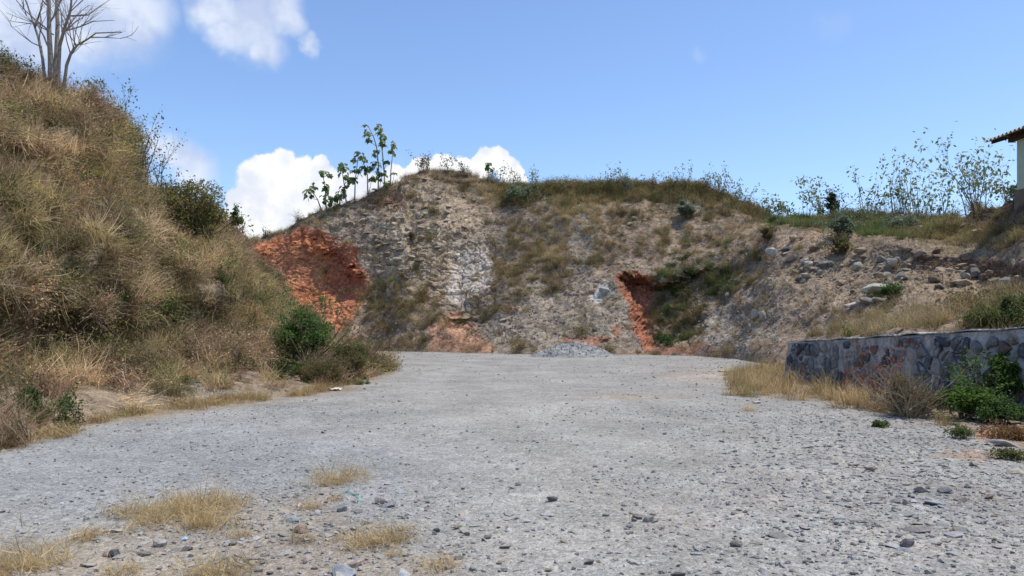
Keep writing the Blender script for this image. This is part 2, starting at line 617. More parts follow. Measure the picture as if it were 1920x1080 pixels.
def brush_mesh(name, seed, twigs, leaves, R, mat, leafcols, twigcol, leaf=.05):
    """tangled dry brush: arching twigs with sparse small leaves"""
    r = random.Random(seed); g = np.random.default_rng(seed); mb = MB()
    tips = []
    for i in range(twigs):
        a = r.uniform(0, 6.283); el = r.uniform(.25, 1.45)
        d = Vector((math.cos(a) * math.cos(el), math.sin(a) * math.cos(el), math.sin(el)))
        p = Vector((r.gauss(0, .12 * R), r.gauss(0, .12 * R), -.05)); pts = [p]
        ln = R * r.uniform(.6, 1.2)
        for k in range(4):
            d = (d + Vector((r.gauss(0, .3), r.gauss(0, .3), r.gauss(-.12, .25)))).normalized()
            p = p + d * ln / 4; pts.append(p); tips.append(p)
        q = r.uniform(.6, 1.35)
        mb.tube(pts, [.008, .007, .0055, .004, .002], np.array(twigcol) * q, 3, False)
    tp = np.array([t[:] for t in tips])
    c = tp[g.integers(0, len(tp), leaves)] + g.normal(0, .09 * R, (leaves, 3))
    D = g.normal(size=(leaves, 3)); Nn = g.normal(size=(leaves, 3)) + np.array([0, 0, .8])
    lc = np.array(leafcols)[g.integers(0, len(leafcols), leaves)] * g.uniform(.65, 1.3, (leaves, 1))
    mb.leaves(c, D, Nn, g.uniform(.6, 1.3, leaves) * leaf, g.uniform(.35, .6, leaves) * leaf, lc)
    return mb.mesh(name, mat)


BRUSH_DRY = [(.24, .17, .085), (.18, .125, .065), (.30, .22, .12), (.14, .13, .05)]
BRUSH_OLIVE = [(.13, .125, .04), (.09, .105, .03), (.18, .14, .06), (.16, .12, .06)]
BRUSH_GREEN = [(.055, .10, .02), (.075, .125, .03), (.045, .08, .018), (.10, .14, .04)]
TWIG = (.27, .21, .15)
SRC_BRUSH = sources('brush_clump', [brush_mesh('brush_clump', 300 + i, 46, 520, .62, M_LEAF_I, BRUSH_DRY, TWIG, .055) for i in range(4)]
                    + [brush_mesh('brush_clump', 310 + i, 40, 620, .6, M_LEAF_I, BRUSH_OLIVE, TWIG, .055) for i in range(3)])
SRC_WEED = sources('weed_clump', [brush_mesh('weed_clump', 330 + i, 16, 420, .42, M_LEAF_I, BRUSH_GREEN, (.10, .10, .04), .065) for i in range(4)])

# ------------------------------------------------------------------ hills
class Hill:
    """surface lofted from columns of points (pixel column, row, distance): every point stands at its own distance"""
    def __init__(s, cols, step, seg_rows, back, smooth_t=5, smooth_u=10):
        px = np.array([c[0] for c in cols], float)
        K = len(cols[0][1])
        u = np.arange(px[0], px[-1] + 1e-6, step)
        py = np.stack([np.interp(u, px, [c[1][k][0] for c in cols]) for k in range(K)], 0)
        YY = np.stack([np.interp(u, px, [c[1][k][1] for c in cols]) for k in range(K)], 0)
        for _ in range(smooth_u):
            for A in (py, YY):
                A[:, 1:-1] = .25 * A[:, :-2] + .5 * A[:, 1:-1] + .25 * A[:, 2:]
        pts = np.stack([(u[None] - CX) / F * YY, YY, CAMZ + (HY - py) / F * YY], -1)     # K,nu,3
        foot = pts[0].copy(); foot[:, 1] -= .7; foot[:, 2] -= .5; foot[:, 0] = pts[0][:, 0]
        ctr = [foot] + [pts[k] for k in range(K)]
        top = pts[-1]
        zt = np.maximum(top[:, 2], .3)
        for (fy, fz) in back:
            q = top.copy(); q[:, 1] += fy * zt; q[:, 0] *= q[:, 1] / top[:, 1]; q[:, 2] = np.where(fz < 0, fz, top[:, 2] * fz); ctr.append(q)
        rows = []
        segs = [3] + list(seg_rows) + [8] * len(back)
        for k in range(len(ctr) - 1):
            for j in range(segs[k]):
                t = j / segs[k]
                rows.append(ctr[k] * (1 - t) + ctr[k + 1] * t)
        rows.append(ctr[-1])
        A = np.stack(rows, 0)
        for _ in range(smooth_t):
            A[1:-1] = .25 * A[:-2] + .5 * A[1:-1] + .25 * A[2:]
        s.A = A; s.nt, s.nu = A.shape[:2]
        s.front_rows = 3 + sum(seg_rows)
        s.u = u

    def proj(s):
        A = s.A
        return CX + A[..., 0] / A[..., 1] * F, HY - (A[..., 2] - CAMZ) / A[..., 1] * F

    def normals(s):
        A = s.A
        du = np.gradient(A, axis=1); dt = np.gradient(A, axis=0)
        n = np.cross(du, dt); n /= np.linalg.norm(n, axis=-1)[..., None] + 1e-9
        n[n[..., 2] < -.2] *= -1
        return n

    def finish(s, name, label, col, mat):
        nt, nu = s.nt, s.nu
        idx = np.arange(nt * nu).reshape(nt, nu)
        Fc = np.stack([idx[:-1, :-1], idx[:-1, 1:], idx[1:, 1:], idx[1:, :-1]], -1).reshape(-1, 4)
        me = np_mesh(name, s.A.reshape(-1, 3), Fc, col.reshape(-1, 3), mat, False)
        o = link(bpy.data.objects.new(name, me))
        tag(o, label, kind='structure')
        s.px, s.py = s.proj(); s.N = s.normals()
        du = np.gradient(s.A, axis=1); dt = np.gradient(s.A, axis=0)
        s.area = np.linalg.norm(np.cross(du, dt), axis=-1)
        return o

    def at(s, px, py):
        d = (s.px[:s.front_rows] - px) ** 2 + (s.py[:s.front_rows] - py) ** 2
        i = np.unravel_index(np.argmin(d), d.shape)
        return Vector(s.A[i]), Vector(s.N[i])

    def sample(s, dens, n=None):
        """random surface points; dens = clumps per square metre on each vertex"""
        w = (dens * s.area).ravel()
        tot = w.sum()
        n = int(tot) if n is None else n
        k = RNG.choice(w.size, n, p=w / tot)
        i, j = np.unravel_index(k, (s.nt, s.nu))
        i2 = np.clip(i + 1, 0, s.nt - 1); j2 = np.clip(j + 1, 0, s.nu - 1)
        a, b = RNG.random((2, n, 1))
        p = s.A[i, j] + a * (s.A[i2, j] - s.A[i, j]) + b * (s.A[i, j2] - s.A[i, j])
        return p, s.N[i, j], s.px[i, j], s.py[i, j]


# --- the overgrown hill on the left
LEFT = Hill([
    (-700, [(905, 7.6), (760, 9.3), (560, 10.2), (10, 15.5)]),
    (-300, [(880, 8.3), (750, 10.2), (560, 11.3), (50, 17)]),
    (-100, [(860, 8.9), (745, 11.2), (560, 12.3), (88, 18.5)]),
    (0, [(842, 9.6), (738, 12), (560, 13.2), (120, 19.5)]),
    (100, [(805, 11.5), (725, 13.5), (550, 15), (152, 21)]),
    (190, [(780, 13), (716, 15.1), (545, 16.9), (186, 22)]),
    (220, [(775, 13.5), (713, 15.6), (545, 17.3), (212, 22.3)]),
    (240, [(772, 13.8), (711, 16), (545, 17.7), (318, 24.8)]),
    (262, [(769, 14.1), (709, 16.4), (545, 18.1), (352, 26)]),
    (320, [(760, 14.9), (705, 17.2), (550, 19), (385, 28)]),
    (400, [(748, 16.2), (700, 18.6), (550, 20.5), (425, 30)]),
    (445, [(742, 16.9), (695, 19.4), (555, 21.5), (474, 31)]),
    (495, [(736, 17.7), (692, 20.3), (600, 22.5), (524, 30)]),
    (540, [(733, 18.2), (690, 21), (625, 23), (594, 27.5)]),
    (600, [(727, 19.1), (690, 21.6), (662, 23), (643, 26)]),
    (660, [(715, 21.3), (692, 22.6), (678, 23.6), (668, 25.2)]),
    (705, [(700, 24.8), (695, 25.2), (690, 25.5), (686, 26)]),
    (740, [(691, 27.6), (690.7, 27.7), (690.3, 27.8), (690, 27.9)]),
], 3.0, (26, 40, 76), [(.3, 1.0), (1.0, .93), (2.6, .5), (5.0, -.6)], 3, 3)
_px, _py = LEFT.proj()
_n = LEFT.normals()
_p = LEFT.A.reshape(-1, 3)
up = np.clip((_p[:, 2] - .3) / 1.2, 0, 1)
hol = 1.5 * ell(_px, _py, 50, 640, 120, 75, .45) + 1.0 * ell(_px, _py, 430, 600, 110, 42, .45) + .9 * ell(_px, _py, 230, 640, 90, 50, .5) + .8 * ell(_px, _py, 60, 470, 70, 40, .5) + .8 * ell(_px, _py, 20, 300, 50, 30, .5) + .8 * ell(_px, _py, 300, 470, 50, 40, .5)
rays = (_p - np.array([0, 0, CAMZ])) / _p[:, 1:2]
_p = _p + rays * hol.reshape(-1, 1)
disp = up * (.62 * fbm(_p * .62, 2, .5, 3) + .42 * fbm(_p * 1.3, 3, .5, 8) + .2 * fbm(_p * 2.6, 3, .5, 9)) + .06 * fbm(_p * 3.1, 3, .5, 5)
LEFT.A = (_p + _n.reshape(-1, 3) * disp[:, None]).reshape(LEFT.A.shape)
nz = fbm(_p * 1.3, 4, .55, 21).reshape(_px.shape)
lc = np.zeros(LEFT.A.shape) + np.array([.20, .15, .095])
lc = lc * (1 + .25 * nz[..., None])
low = sstep(690, 730, _py + 26 * nz)[..., None]
lc = lc * (1 - low) + np.array([.24, .185, .125]) * low
gr = (ell(_px, _py, 470, 715, 120, 40, .6) * sstep(-.3, .3, nz))[..., None]
lc = lc * (1 - gr) + np.array([.235, .205, .165]) * gr
rd = np.clip(ell(_px, _py, 575, 700, 22, 14) + ell(_px, _py, 20, 845, 60, 12), 0, 1)[..., None]
lc = lc * (1 - rd) + np.array([.33, .19, .11]) * rd
LEFT.finish('grassy_hill', 'steep overgrown hillside of dry grass and brush', lc, M_HILL)

# --- the quarried hill and the plateau to the right of it
BACK = Hill([
    (280, [(650, 53), (560, 55), (530, 56), (500, 57), (470, 60)]),
    (440, [(652, 52), (540, 54), (510, 55), (480, 56), (457, 58)]),
    (520, [(655, 50), (560, 53), (515, 54.25), (470, 55.5), (436, 58)]),
    (580, [(655, 49), (560, 52), (510, 53.25), (460, 54.5), (410, 57)]),
    (640, [(656, 48), (560, 50.5), (510, 51.75), (460, 53), (388, 57)]),
    (700, [(658, 46.5), (560, 50), (505, 51.5), (450, 53), (362, 57)]),
    (760, [(660, 45), (560, 48), (500, 50), (440, 52), (336, 57)]),
    (795, [(661, 44.5), (560, 48), (495, 50), (430, 52), (317, 57.5)]),
    (830, [(662, 44), (560, 47.3), (495, 49.4), (430, 51.5), (316, 57.5)]),
    (870, [(662, 43.5), (560, 47), (500, 49), (440, 51), (326, 57.5)]),
    (930, [(663, 42.5), (560, 46.5), (500, 48.75), (440, 51), (343, 57)]),
    (1000, [(665, 41), (560, 45.5), (500, 47.75), (440, 50), (346, 56)]),
    (1100, [(667, 40), (560, 44.5), (500, 46.75), (440, 49), (349, 55)]),
    (1200, [(666, 40), (560, 44), (505, 46), (450, 48), (345, 54)]),
    (1300, [(668, 38.5), (570, 42.5), (515, 44.5), (460, 46.5), (351, 53)]),
    (1370, [(676, 36), (580, 40), (530, 42), (480, 44), (367, 52)]),
    (1415, [(686, 32), (590, 37), (530, 39.75), (470, 42.5), (394, 50)]),
    (1450, [(692, 29.5), (600, 34), (514, 37.5), (428, 41), (414, 50)]),
    (1500, [(695, 27), (610, 32), (520, 36), (430, 40), (414, 50)]),
    (1600, [(668, 20.5), (600, 28), (520, 33.5), (448, 38), (409, 50)]),
    (1700, [(640, 17), (600, 24), (505, 31.5), (463, 32.3), (407, 50)]),
    (1800, [(632, 15.2), (590, 21), (524, 28), (482, 28.9), (409, 43)]),
    (1860, [(630, 14.4), (585, 19.5), (537, 25.5), (492, 26.5), (385, 33)]),
    (1920, [(628, 13.8), (580, 18), (542, 22.5), (488, 23.5), (361, 28.9)]),
    (2050, [(628, 12.5), (570, 16), (530, 21), (480, 22), (352, 27.6)]),
    (2350, [(632, 10.3), (560, 14), (520, 18), (470, 19), (365, 27)]),
], 2.6, (44, 34, 34, 58), [(.3, 1.0), (1.2, .97), (3.0, .6), (6.0, -.6)], 4, 24)
_px, _py = BACK.proj()
PIT = [(455, 468), (500, 452), (560, 434), (600, 436), (630, 452), (655, 480), (684, 520), (672, 572), (640, 612), (560, 640), (430, 640)]
BANK = [(1785, 412), (1840, 385), (1935, 345), (1990, 345), (1990, 440), (1925, 436), (1862, 431), (1815, 424)]
GULLY = [(1150, 524), (1190, 510), (1245, 522), (1300, 505), (1385, 495), (1390, 555), (1340, 590), (1305, 640), (1290, 660), (1205, 660), (1180, 600)]
wv = fbm(BACK.A.reshape(-1, 3) * .45, 4, .55, 31).reshape(_px.shape)
wv2 = fbm(BACK.A.reshape(-1, 3) * 1.6, 3, .55, 41).reshape(_px.shape)
wx, wy = _px + 14 * wv + 8 * wv2, _py + 9 * wv2 - 8 * wv
dpit = polydist(wx, wy, PIT)
dgul = polydist(wx, wy, GULLY)
dgul_w = np.clip((1400 - wx) / 190, 0, 1)
rec = (.35 + 1.0 * sstep(540, 660, _px) * sstep(-40, 60, _py - 430)) * sstep(0, 30, dpit + 5 * wv2) + .25 * sstep(20, 70, dpit) + 2.2 * sstep(0, 26, dgul) * dgul_w
rec += .35 * ell(_px, _py, 862, 606, 26, 22, .4) * sstep(590, 600, _py)           # small slip scar
rec += 1.0 * ell(_px, _py, 771, 455, 7, 16, .5)                                   # black hole in the rock
ray = BACK.A - np.array([0, 0, CAMZ])
BACK.A = BACK.A + ray * (rec / BACK.A[..., 1])[..., None]
_n = BACK.normals()
_p = BACK.A.reshape(-1, 3)
front = (np.arange(BACK.nt) < BACK.front_rows + 6)[:, None] * np.ones(BACK.nu)[None]
f1, f2, cid = worley(_p * np.array([.9, .9, 1.5]) + .35 * fbm(_p * 1.3, 2, .5, 4)[:, None], 50)
g1, g2, gid = worley(_p * np.array([2.2, 2.2, 4.0]) + .3 * fbm(_p * 2.3, 2, .5, 6)[:, None], 60)
rockw = np.clip((.35 + .9 * sstep(0, .4, wv2)) * ell(_px, _py, 770, 440, 150, 100, .5) + .9 * ell(_px, _py, 870, 520, 60, 90, .4) + .35 * ell(_px, _py, 1050, 580, 220, 90) + .5 * ell(_px, _py, 1790, 500, 150, 50), 0, 1)
redw = np.clip(sstep(-3, 6, dpit) + sstep(-3, 5, dgul), 0, 1)
d = .5 * fbm(_p * .32, 3, .5, 71) + .15 * fbm(_p * 1.1, 4, .55, 81) + .07 * fbm(_p * 3.5, 3, .55, 91)
d = d + .16 * fbm(_p * np.array([1.1, .3, .22]), 3, .5, 73) * (1 - .6 * rockw.ravel())
crk = (.22 * (cid - .5) - .17 * (1 - sstep(0, .12, f2 - f1))) * (rockw.ravel() * .8 + .08 + .45 * redw.ravel())
crk2 = (.12 * (gid - .5) - .07 * (1 - sstep(0, .16, g2 - g1))) * (rockw.ravel() * .6 + .06 + .35 * redw.ravel())
d = d + crk + crk2
bed = (_p[:, 2] + .16 * _p[:, 0] + .35 * fbm(_p * .8, 3, .5, 33)) * 1.9
d = d + (.20 * (np.mod(bed, 1) ** 2) - .08) * ell(_px, _py, 720, 440, 130, 110, .5).ravel() * sstep(-.3, .3, wv2.ravel() + .2)
zf = np.clip((_p[:, 2] + .1) / 1.0, .12, 1)
BACK.A = (_p + _n.reshape(-1, 3) * (d * zf)[:, None]).reshape(BACK.A.shape)


def back_colours(px, py, wv, wv2, dpit, dgul, cid, gid):
    c = np.zeros(px.shape + (3,)) + np.array([.245, .195, .145])
    qx, qy = px + 16 * wv + 10 * wv2, py + 14 * wv2 - 10 * wv

    def lay(c, m, rgb):
        m = np.clip(m, 0, 1)[..., None]
        return c * (1 - m) + np.array(rgb) * m
    c = lay(c, ell(qx, qy, 780, 450, 150, 110, .4), (.385, .315, .23))
    c = lay(c, ell(qx, qy, 690, 430, 70, 50, .5), (.25, .21, .17))
    c = lay(c, ell(qx, qy, 750, 440, 35, 40, .3) * .8, (.40, .34, .26))
    c = lay(c, ell(qx, qy, 830, 400, 40, 45, .3) * .8, (.40, .33, .24))
    c = lay(c, ell(qx, qy, 900, 330, 80, 22, .4) * .7, (.17, .115, .085))
    c = lay(c, ell(qx, qy, 710, 375, 60, 18, .5) * .8, (.20, .12, .085))
    c = lay(c, ell(qx, qy, 1060, 600, 190, 70, .35), (.275, .24, .195))
    c = lay(c, ell(qx, qy, 1000, 440, 110, 45, .4) * .8, (.20, .175, .155))
    c = lay(c, ell(qx, qy, 1090, 440, 28, 90, .4) * .7, (.22, .205, .185))
    c = lay(c, ell(qx, qy, 1380, 610, 85, 55, .35), (.285, .255, .215))
    c = lay(c, ell(qx, qy, 1560, 560, 170, 70, .5), (.27, .22, .17))
    c = lay(c, ell(qx, qy, 1520, 455, 80, 25, .5), (.33, .25, .18))
    c = lay(c, ell(qx, qy, 1780, 560, 160, 40, .5), (.27, .215, .155))
    c = lay(c, ell(qx, qy, 870, 515, 30, 60, .25), (.46, .42, .365))
    c = lay(c, ell(qx, qy, 905, 500, 12, 45, .25), (.48, .44, .39))
    c = lay(c, ell(qx, qy, 845, 550, 18, 25, .25), (.48, .43, .375))
    c = lay(c, ell(qx, qy, 1130, 548, 16, 13, .25), (.45, .45, .43))
    c = lay(c, sstep(-2, 3, polydist(qx, qy, [(838, 590), (862, 584), (880, 600), (925, 655), (930, 664), (795, 662), (805, 620)])), (.40, .245, .165))
    c = lay(c, ell(qx, qy, 660, 628, 26, 16, .3), (.38, .27, .20))
    c = lay(c, ell(qx, qy, 1088, 636, 36, 9, .3), (.37, .19, .13))
    c = lay(c, ell(qx, qy, 1160, 622, 10, 10, .3) * .7, (.38, .18, .12))
    c = lay(c, ell(qx, qy, 1270, 660, 70, 6, .4), (.38, .20, .13))
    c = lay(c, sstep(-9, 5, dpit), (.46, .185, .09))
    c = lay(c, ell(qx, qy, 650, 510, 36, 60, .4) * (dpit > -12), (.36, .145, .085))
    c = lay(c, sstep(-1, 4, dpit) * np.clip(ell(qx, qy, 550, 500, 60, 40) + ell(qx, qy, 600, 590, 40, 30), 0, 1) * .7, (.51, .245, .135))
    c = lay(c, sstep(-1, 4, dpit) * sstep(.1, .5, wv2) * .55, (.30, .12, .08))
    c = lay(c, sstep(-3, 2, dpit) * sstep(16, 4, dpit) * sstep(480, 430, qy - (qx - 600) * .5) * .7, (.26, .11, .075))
    c = lay(c, sstep(-2, 3, dgul) * sstep(1245, 1205, qx), (.36, .16, .10))
    c = lay(c, sstep(-2, 3, dgul) * sstep(1215, 1245, qx) * .8, (.20, .165, .12))
    # dark earth bank at the right
    c = lay(c, sstep(0, 8, 24 - abs(qy - (490 + (qx - 1700) * .11))) * sstep(1680, 1730, qx), (.15, .10, .075))
    
    # plateau soil
    c = lay(c, sstep(1420, 1450, qx) * sstep(1900, 1700, px) * sstep(445 + (qx - 1500) * .11, 425 + (qx - 1500) * .1, qy), (.15, .13, .07))
    c = lay(c, sstep(-4, 4, polydist(qx, qy, BANK)), (.12, .08, .062))
    st = fbm(BACK.A.reshape(-1, 3) * np.array([1.0, .35, .2]), 4, .55, 99).reshape(px.shape)
    v = 1 + .42 * st + .08 * (cid - .5) + .12 * (gid - .5) + .22 * wv2
    return c * np.array([.97, .91, .84]) * v[..., None]


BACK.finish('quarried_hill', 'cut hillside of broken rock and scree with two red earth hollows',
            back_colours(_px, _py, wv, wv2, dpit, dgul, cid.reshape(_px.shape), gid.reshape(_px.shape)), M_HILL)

# ------------------------------------------------------------------ ground
def axis(breaks):
    out = []
    for (a, b, st) in breaks:
        out += list(np.arange(a, b - 1e-6, st))
    out.append(breaks[-1][1])
    return np.array(out)


gx = axis([(-60, -16, 2.0), (-16, -6, .12), (-6, 8, .055), (8, 16, .12), (16, 70, 2.5)])
gy = axis([(-30, 2, 2.0), (2, 4, .2), (4, 12, .05), (12, 24, .1), (24, 52, .25), (52, 90, 3.0)])
GXX, GYY = np.meshgrid(gx, gy)
gp = np.stack([GXX.ravel(), GYY.ravel(), np.zeros(GXX.size)], 1)


def ground_z(p):
    p = np.asarray(p, float).copy(); p[:, 2] = 0
    far = np.clip((p[:, 1] - 3) / 60, 0, 1)
    z = .035 * fbm(p * .35, 3, .5, 5) + .016 * fbm(p * 1.8, 3, .5, 15) + .008 * fbm(p * 7.5, 3, .55, 25)
    return z


gz = ground_z(gp)
gp[:, 2] = gz
Yc = np.maximum(gp[:, 1], 1.0)
gpx = CX + gp[:, 0] / Yc * F; gpy = HY + CAMZ / Yc * F
n1 = fbm(gp * .6, 4, .55, 35); n2 = fbm(gp * 2.2, 4, .55, 45)
gc = np.zeros((len(gp), 3)) + np.array([.270, .256, .230])


def glay(m, rgb):
    global gc
    m = np.clip(m, 0, 1)[:, None]
    gc = gc * (1 - m) + np.array(rgb) * m


glay(ell(gpx, gpy, 350, 880, 500, 120, .5) * .8, (.25, .25, .242))                 # bluer crushed stone, left
glay(ell(gpx, gpy, 900, 760, 420, 60, .6) * sstep(-.2, .4, n1) * .6, (.295, .278, .248))    # pale dust of the track
glay(ell(gpx, gpy, 1000, 1000, 160, 100, .6) * sstep(-.2, .4, n1 + .3 * n2) * .6, (.30, .276, .238))
glay(ell(gpx, gpy, 1600, 980, 450, 130, .5) * sstep(-.3, .5, n1) * .55, (.275, .245, .208))
glay(ell(gpx, gpy, 1190, 744, 110, 7, .5) * .7, (.30, .25, .19))
glay(ell(gpx, gpy, 1330, 705, 90, 14, .6) * .6, (.33, .27, .215))
glay(sstep(-8, 30, polydist(gpx + 30 * n2, gpy + 16 * n1, [(-300, 1500), (-300, 1050), (0, 1035), (150, 1000), (350, 930), (520, 920), (650, 900), (640, 950), (700, 1000), (880, 1060), (950, 1500)])) * .75, (.255, .212, .16))
# bare earth verge along the left hill, and under the weeds by the wall
verge = polydist(gpx + 26 * n2, gpy + 12 * n1, [(-900, 1300), (-900, 600), (760, 600), (735, 697), (640, 738), (500, 752), (350, 775), (200, 795), (100, 815), (0, 845), (-300, 900)])
glay(sstep(-12, 14, verge), (.26, .20, .13))
right = polydist(gpx + 30 * n2, gpy + 14 * n1, [(1370, 690), (1480, 660), (2100, 640), (2400, 900), (1930, 870), (1800, 815), (1600, 775), (1480, 750), (1380, 735)])
glay(sstep(-10, 20, right) * .9, (.24, .185, .125))
glay(ell(gpx, gpy, 1890, 815, 60, 14, .4), (.33, .16, .09))
glay(ell(gpx, gpy, 1830, 855, 70, 10, .6) * .7, (.34, .22, .13))
def track(x):
    return np.interp(x, [4, 8, 12, 18, 26, 36, 46], [1.6, .6, -.2, -1.2, -1.6, -.6, 1.5])


for off in (-.85, .85, 2.6, 4.2):
    dd = np.abs(gp[:, 0] - track(gp[:, 1]) - off - .25 * n1)
    glay(.42 * (1 - sstep(.15, .55, dd)) * sstep(-.5, .2, n1 + .4) * (gp[:, 1] > 3) * (gp[:, 1] < 46), (.305, .294, .27))
gc *= (1 + .10 * n1 + .12 * n2)[:, None] * np.array([1.09, 1.08, 1.05])
ny_, nx_ = GXX.shape
idx = np.arange(GXX.size).reshape(ny_, nx_)
Fc = np.stack([idx[:-1, :-1], idx[:-1, 1:], idx[1:, 1:], idx[1:, :-1]], -1).reshape(-1, 4)
lot = link(bpy.data.objects.new('gravel_lot', np_mesh('gravel_lot', gp, Fc, gc, M_GROUND, True)))
tag(lot, 'flat yard of grey crushed stone in front of the hills', kind='structure')
V = [(-3000, -3000, -.35), (3000, -3000, -.35), (3000, 3000, -.35), (-3000, 3000, -.35)]
far = link(bpy.data.objects.new('ground', np_mesh('ground', V, [[0, 1, 2, 3]], np.array([(.27, .23, .16)] * 4), M_HILL)))
tag(far, 'open ground reaching to the horizon', kind='structure')


def gpoint(px, py, dz=0.0):
    p = G(px, py)
    p.z = float(ground_z(np.array([[p.x, p.y, 0]]))[0]) + dz
    return p


# loose gravel
def gravel(name, label, y0, y1, dens, smin, smax, power, shade=None):
    A = .74 * (y1 * y1 - y0 * y0)
    n = int(A * dens)
    y = np.sqrt(RNG.random(n) * (y1 * y1 - y0 * y0) + y0 * y0)
    x = RNG.uniform(-.74, .74, n) * y
    p = np.stack([x, y, np.zeros(n)], 1)
    px = CX + x / y * F; py = HY + CAMZ / y * F
    nn = fbm(p * .8, 3, .5, 55)
    off = polydist(px + 25 * nn, py, [(-900, 1300), (-900, 600), (760, 600), (735, 697), (640, 736), (500, 750), (350, 770), (200, 790), (100, 810), (0, 840), (-300, 900)])
    keepp = sstep(6, -14, off) * (1 - .8 * sstep(0, 20, polydist(px, py, [(1370, 690), (1480, 660), (2100, 640), (2400, 850), (1850, 800), (1600, 770), (1480, 745), (1380, 730)])))
    # more loose stone at the right and in the lower corners, worn wheel tracks between
    rich = .46 - .30 * ell(px, py, 930, 780, 330, 130, .6) - .2 * ell(px, py, 1010, 990, 110, 90, .6) + .9 * sstep(1150, 1700, px) + .8 * ell(px, py, 560, 1010, 330, 90, .5) + .5 * sstep(-.1, .5, nn) + .3 * sstep(900, 1050, py)
    k = RNG.random(n) < keepp * np.clip(rich, 0.02, 1.4) / 1.4
    p, px, py, nn = p[k], px[k], py[k], nn[k]
    n = len(p)
    s = smin * (smax / smin) ** (RNG.random(n) ** power)
    p[:, 2] = ground_z(p) + s * .12
    scl = s[:, None] * RNG.uniform(.7, 1.35, (n, 3)); scl[:, 2] *= .85
    g = RNG.normal(.305, .05, n).clip(.14, .48)
    warm = RNG.normal(1.045, .04, n)
    t = np.stack([g * warm, g, g * (2 - warm) * .97], 1)
    red = RNG.random(n) < .02
    t[red] = np.array([.25, .17, .125])
    scatter(name, label, p, up_rot(np.tile([0, 0, 1.0], (n, 1)), .35, 0), scl, t, GRAVEL_SRC)


gravel('gravel', 'loose crushed grey stone strewn over the near yard', 3.6, 8.0, 560, .010, .06, 2.9)
gravel('gravel', 'loose crushed grey stone strewn over the middle of the yard', 8.0, 15.0, 170, .016, .07, 2.8)
gravel('gravel', 'loose crushed stone strewn over the far yard', 15.0, 44.0, 16, .03, .11, 2.6)

SLAB_SRC = sources('slab_source', [hull_rock('slab_stone', 11 + i % 3, .26 + .05 * (i % 3), 150 + i, M_STONE_I) for i in range(6)])


def slabs():
    n = 8500
    y = np.sqrt(RNG.uniform(4.4 ** 2, 13 ** 2, n)); x = RNG.uniform(-.74, .74, n) * y
    p = np.stack([x, y, 0 * x], 1)
    px = CX + x / y * F; py = HY + CAMZ / y * F
    k = RNG.random(n) < np.clip(1.0 * ell(px, py, 1720, 930, 260, 90, .5) + .45 * ell(px, py, 1650, 850, 260, 60, .6) + .22 * sstep(1150, 1500, px) + .6 * ell(px, py, 600, 1010, 330, 80, .5) + .5 * ell(px, py, 200, 1080, 260, 50, .5), 0, 1) * sstep(25, -5, polydist(px, py, [(1600, 772), (1800, 812), (1930, 868), (2400, 900), (2400, 700), (1600, 700)]))
    p = p[k]; n = len(p)
    s = .045 * (.14 / .045) ** (RNG.random(n) ** 1.8)
    p[:, 2] = ground_z(p) + s * .05
    g = RNG.normal(.305, .05, n).clip(.14, .45); w = RNG.normal(1.07, .05, n)
    scl = s[:, None] * RNG.uniform(.75, 1.4, (n, 3))
    scatter('gravel', 'flat broken slabs and chips spread over the right side and near left corner of the yard', p, up_rot(np.tile([0, 0, 1.0], (n, 1)), .22, 0), scl, np.stack([g * w, g, g * (2 - w) * .96], 1), SLAB_SRC)


slabs()

# ------------------------------------------------------------------ scree and broken rock on the quarried hill
bx, by = BACK.px, BACK.py
bfront = (np.arange(BACK.nt) < BACK.front_rows)[:, None] * np.ones(BACK.nu)[None]
bn = fbm(BACK.A.reshape(-1, 3) * .5, 3, .5, 61).reshape(bx.shape)
inpit = sstep(-4, 4, polydist(bx, by, PIT))
plate = sstep(1425, 1455, bx) * sstep(430 + np.clip(bx - 1500, 0, 999) * .115, 415 + np.clip(bx - 1500, 0, 999) * .11, by)
scree_d = 3 + 24 * ell(bx, by, 1060, 600, 190, 70, .4) + 30 * ell(bx, by, 1380, 610, 90, 60, .4) + 30 * ell(bx, by, 1560, 570, 150, 60, .5) + 26 * ell(bx, by, 1700, 550, 140, 60, .5) \
    + 34 * ell(bx, by, 1000, 440, 110, 50, .4) + 22 * ell(bx, by, 720, 610, 90, 45, .5) + 26 * ell(bx, by, 1090, 450, 30, 80, .4) + 4 * ell(bx, by, 780, 440, 150, 100, .5) + 10 * ell(bx, by, 1250, 440, 120, 60, .5)
scree_d = scree_d * bfront * (1 - .96 * plate) * (1 - .75 * inpit) * (.45 + .8 * sstep(-.4, .5, bn)) * (bx > 430) * (bx < 2100)
pts, nn_, qx, qy = BACK.sample(scree_d)
n = len(pts)
s = .045 * (.22 / .045) ** (RNG.random(n) ** 2.4)
g = RNG.normal(.235, .06, n).clip(.09, .46); warm = RNG.normal(1.12, .05, n)
grey = np.clip(ell(qx, qy, 1060, 600, 190, 80) + ell(qx, qy, 1380, 610, 90, 60), 0, 1)
warm = warm * grey + (warm + .10) * (1 - grey)
t = np.stack([g * warm, g * .97, g * (1.97 - warm) * .90], 1)
ip = sstep(-4, 4, polydist(qx, qy, PIT))[:, None]
t = t * (1 - ip) + np.array([.32, .13, .075]) * RNG.uniform(.7, 1.3, (n, 1)) * ip
ga = sstep(-4, 4, polydist(qx, qy, [(1155, 524), (1190, 512), (1240, 522), (1225, 600), (1240, 655), (1205, 658), (1180, 600)]))[:, None]
t = t * (1 - ga) + np.array([.32, .13, .075]) * RNG.uniform(.7, 1.3, (n, 1)) * ga
scl = s[:, None] * RNG.uniform(.7, 1.4, (n, 3)); scl[:, 2] *= .9
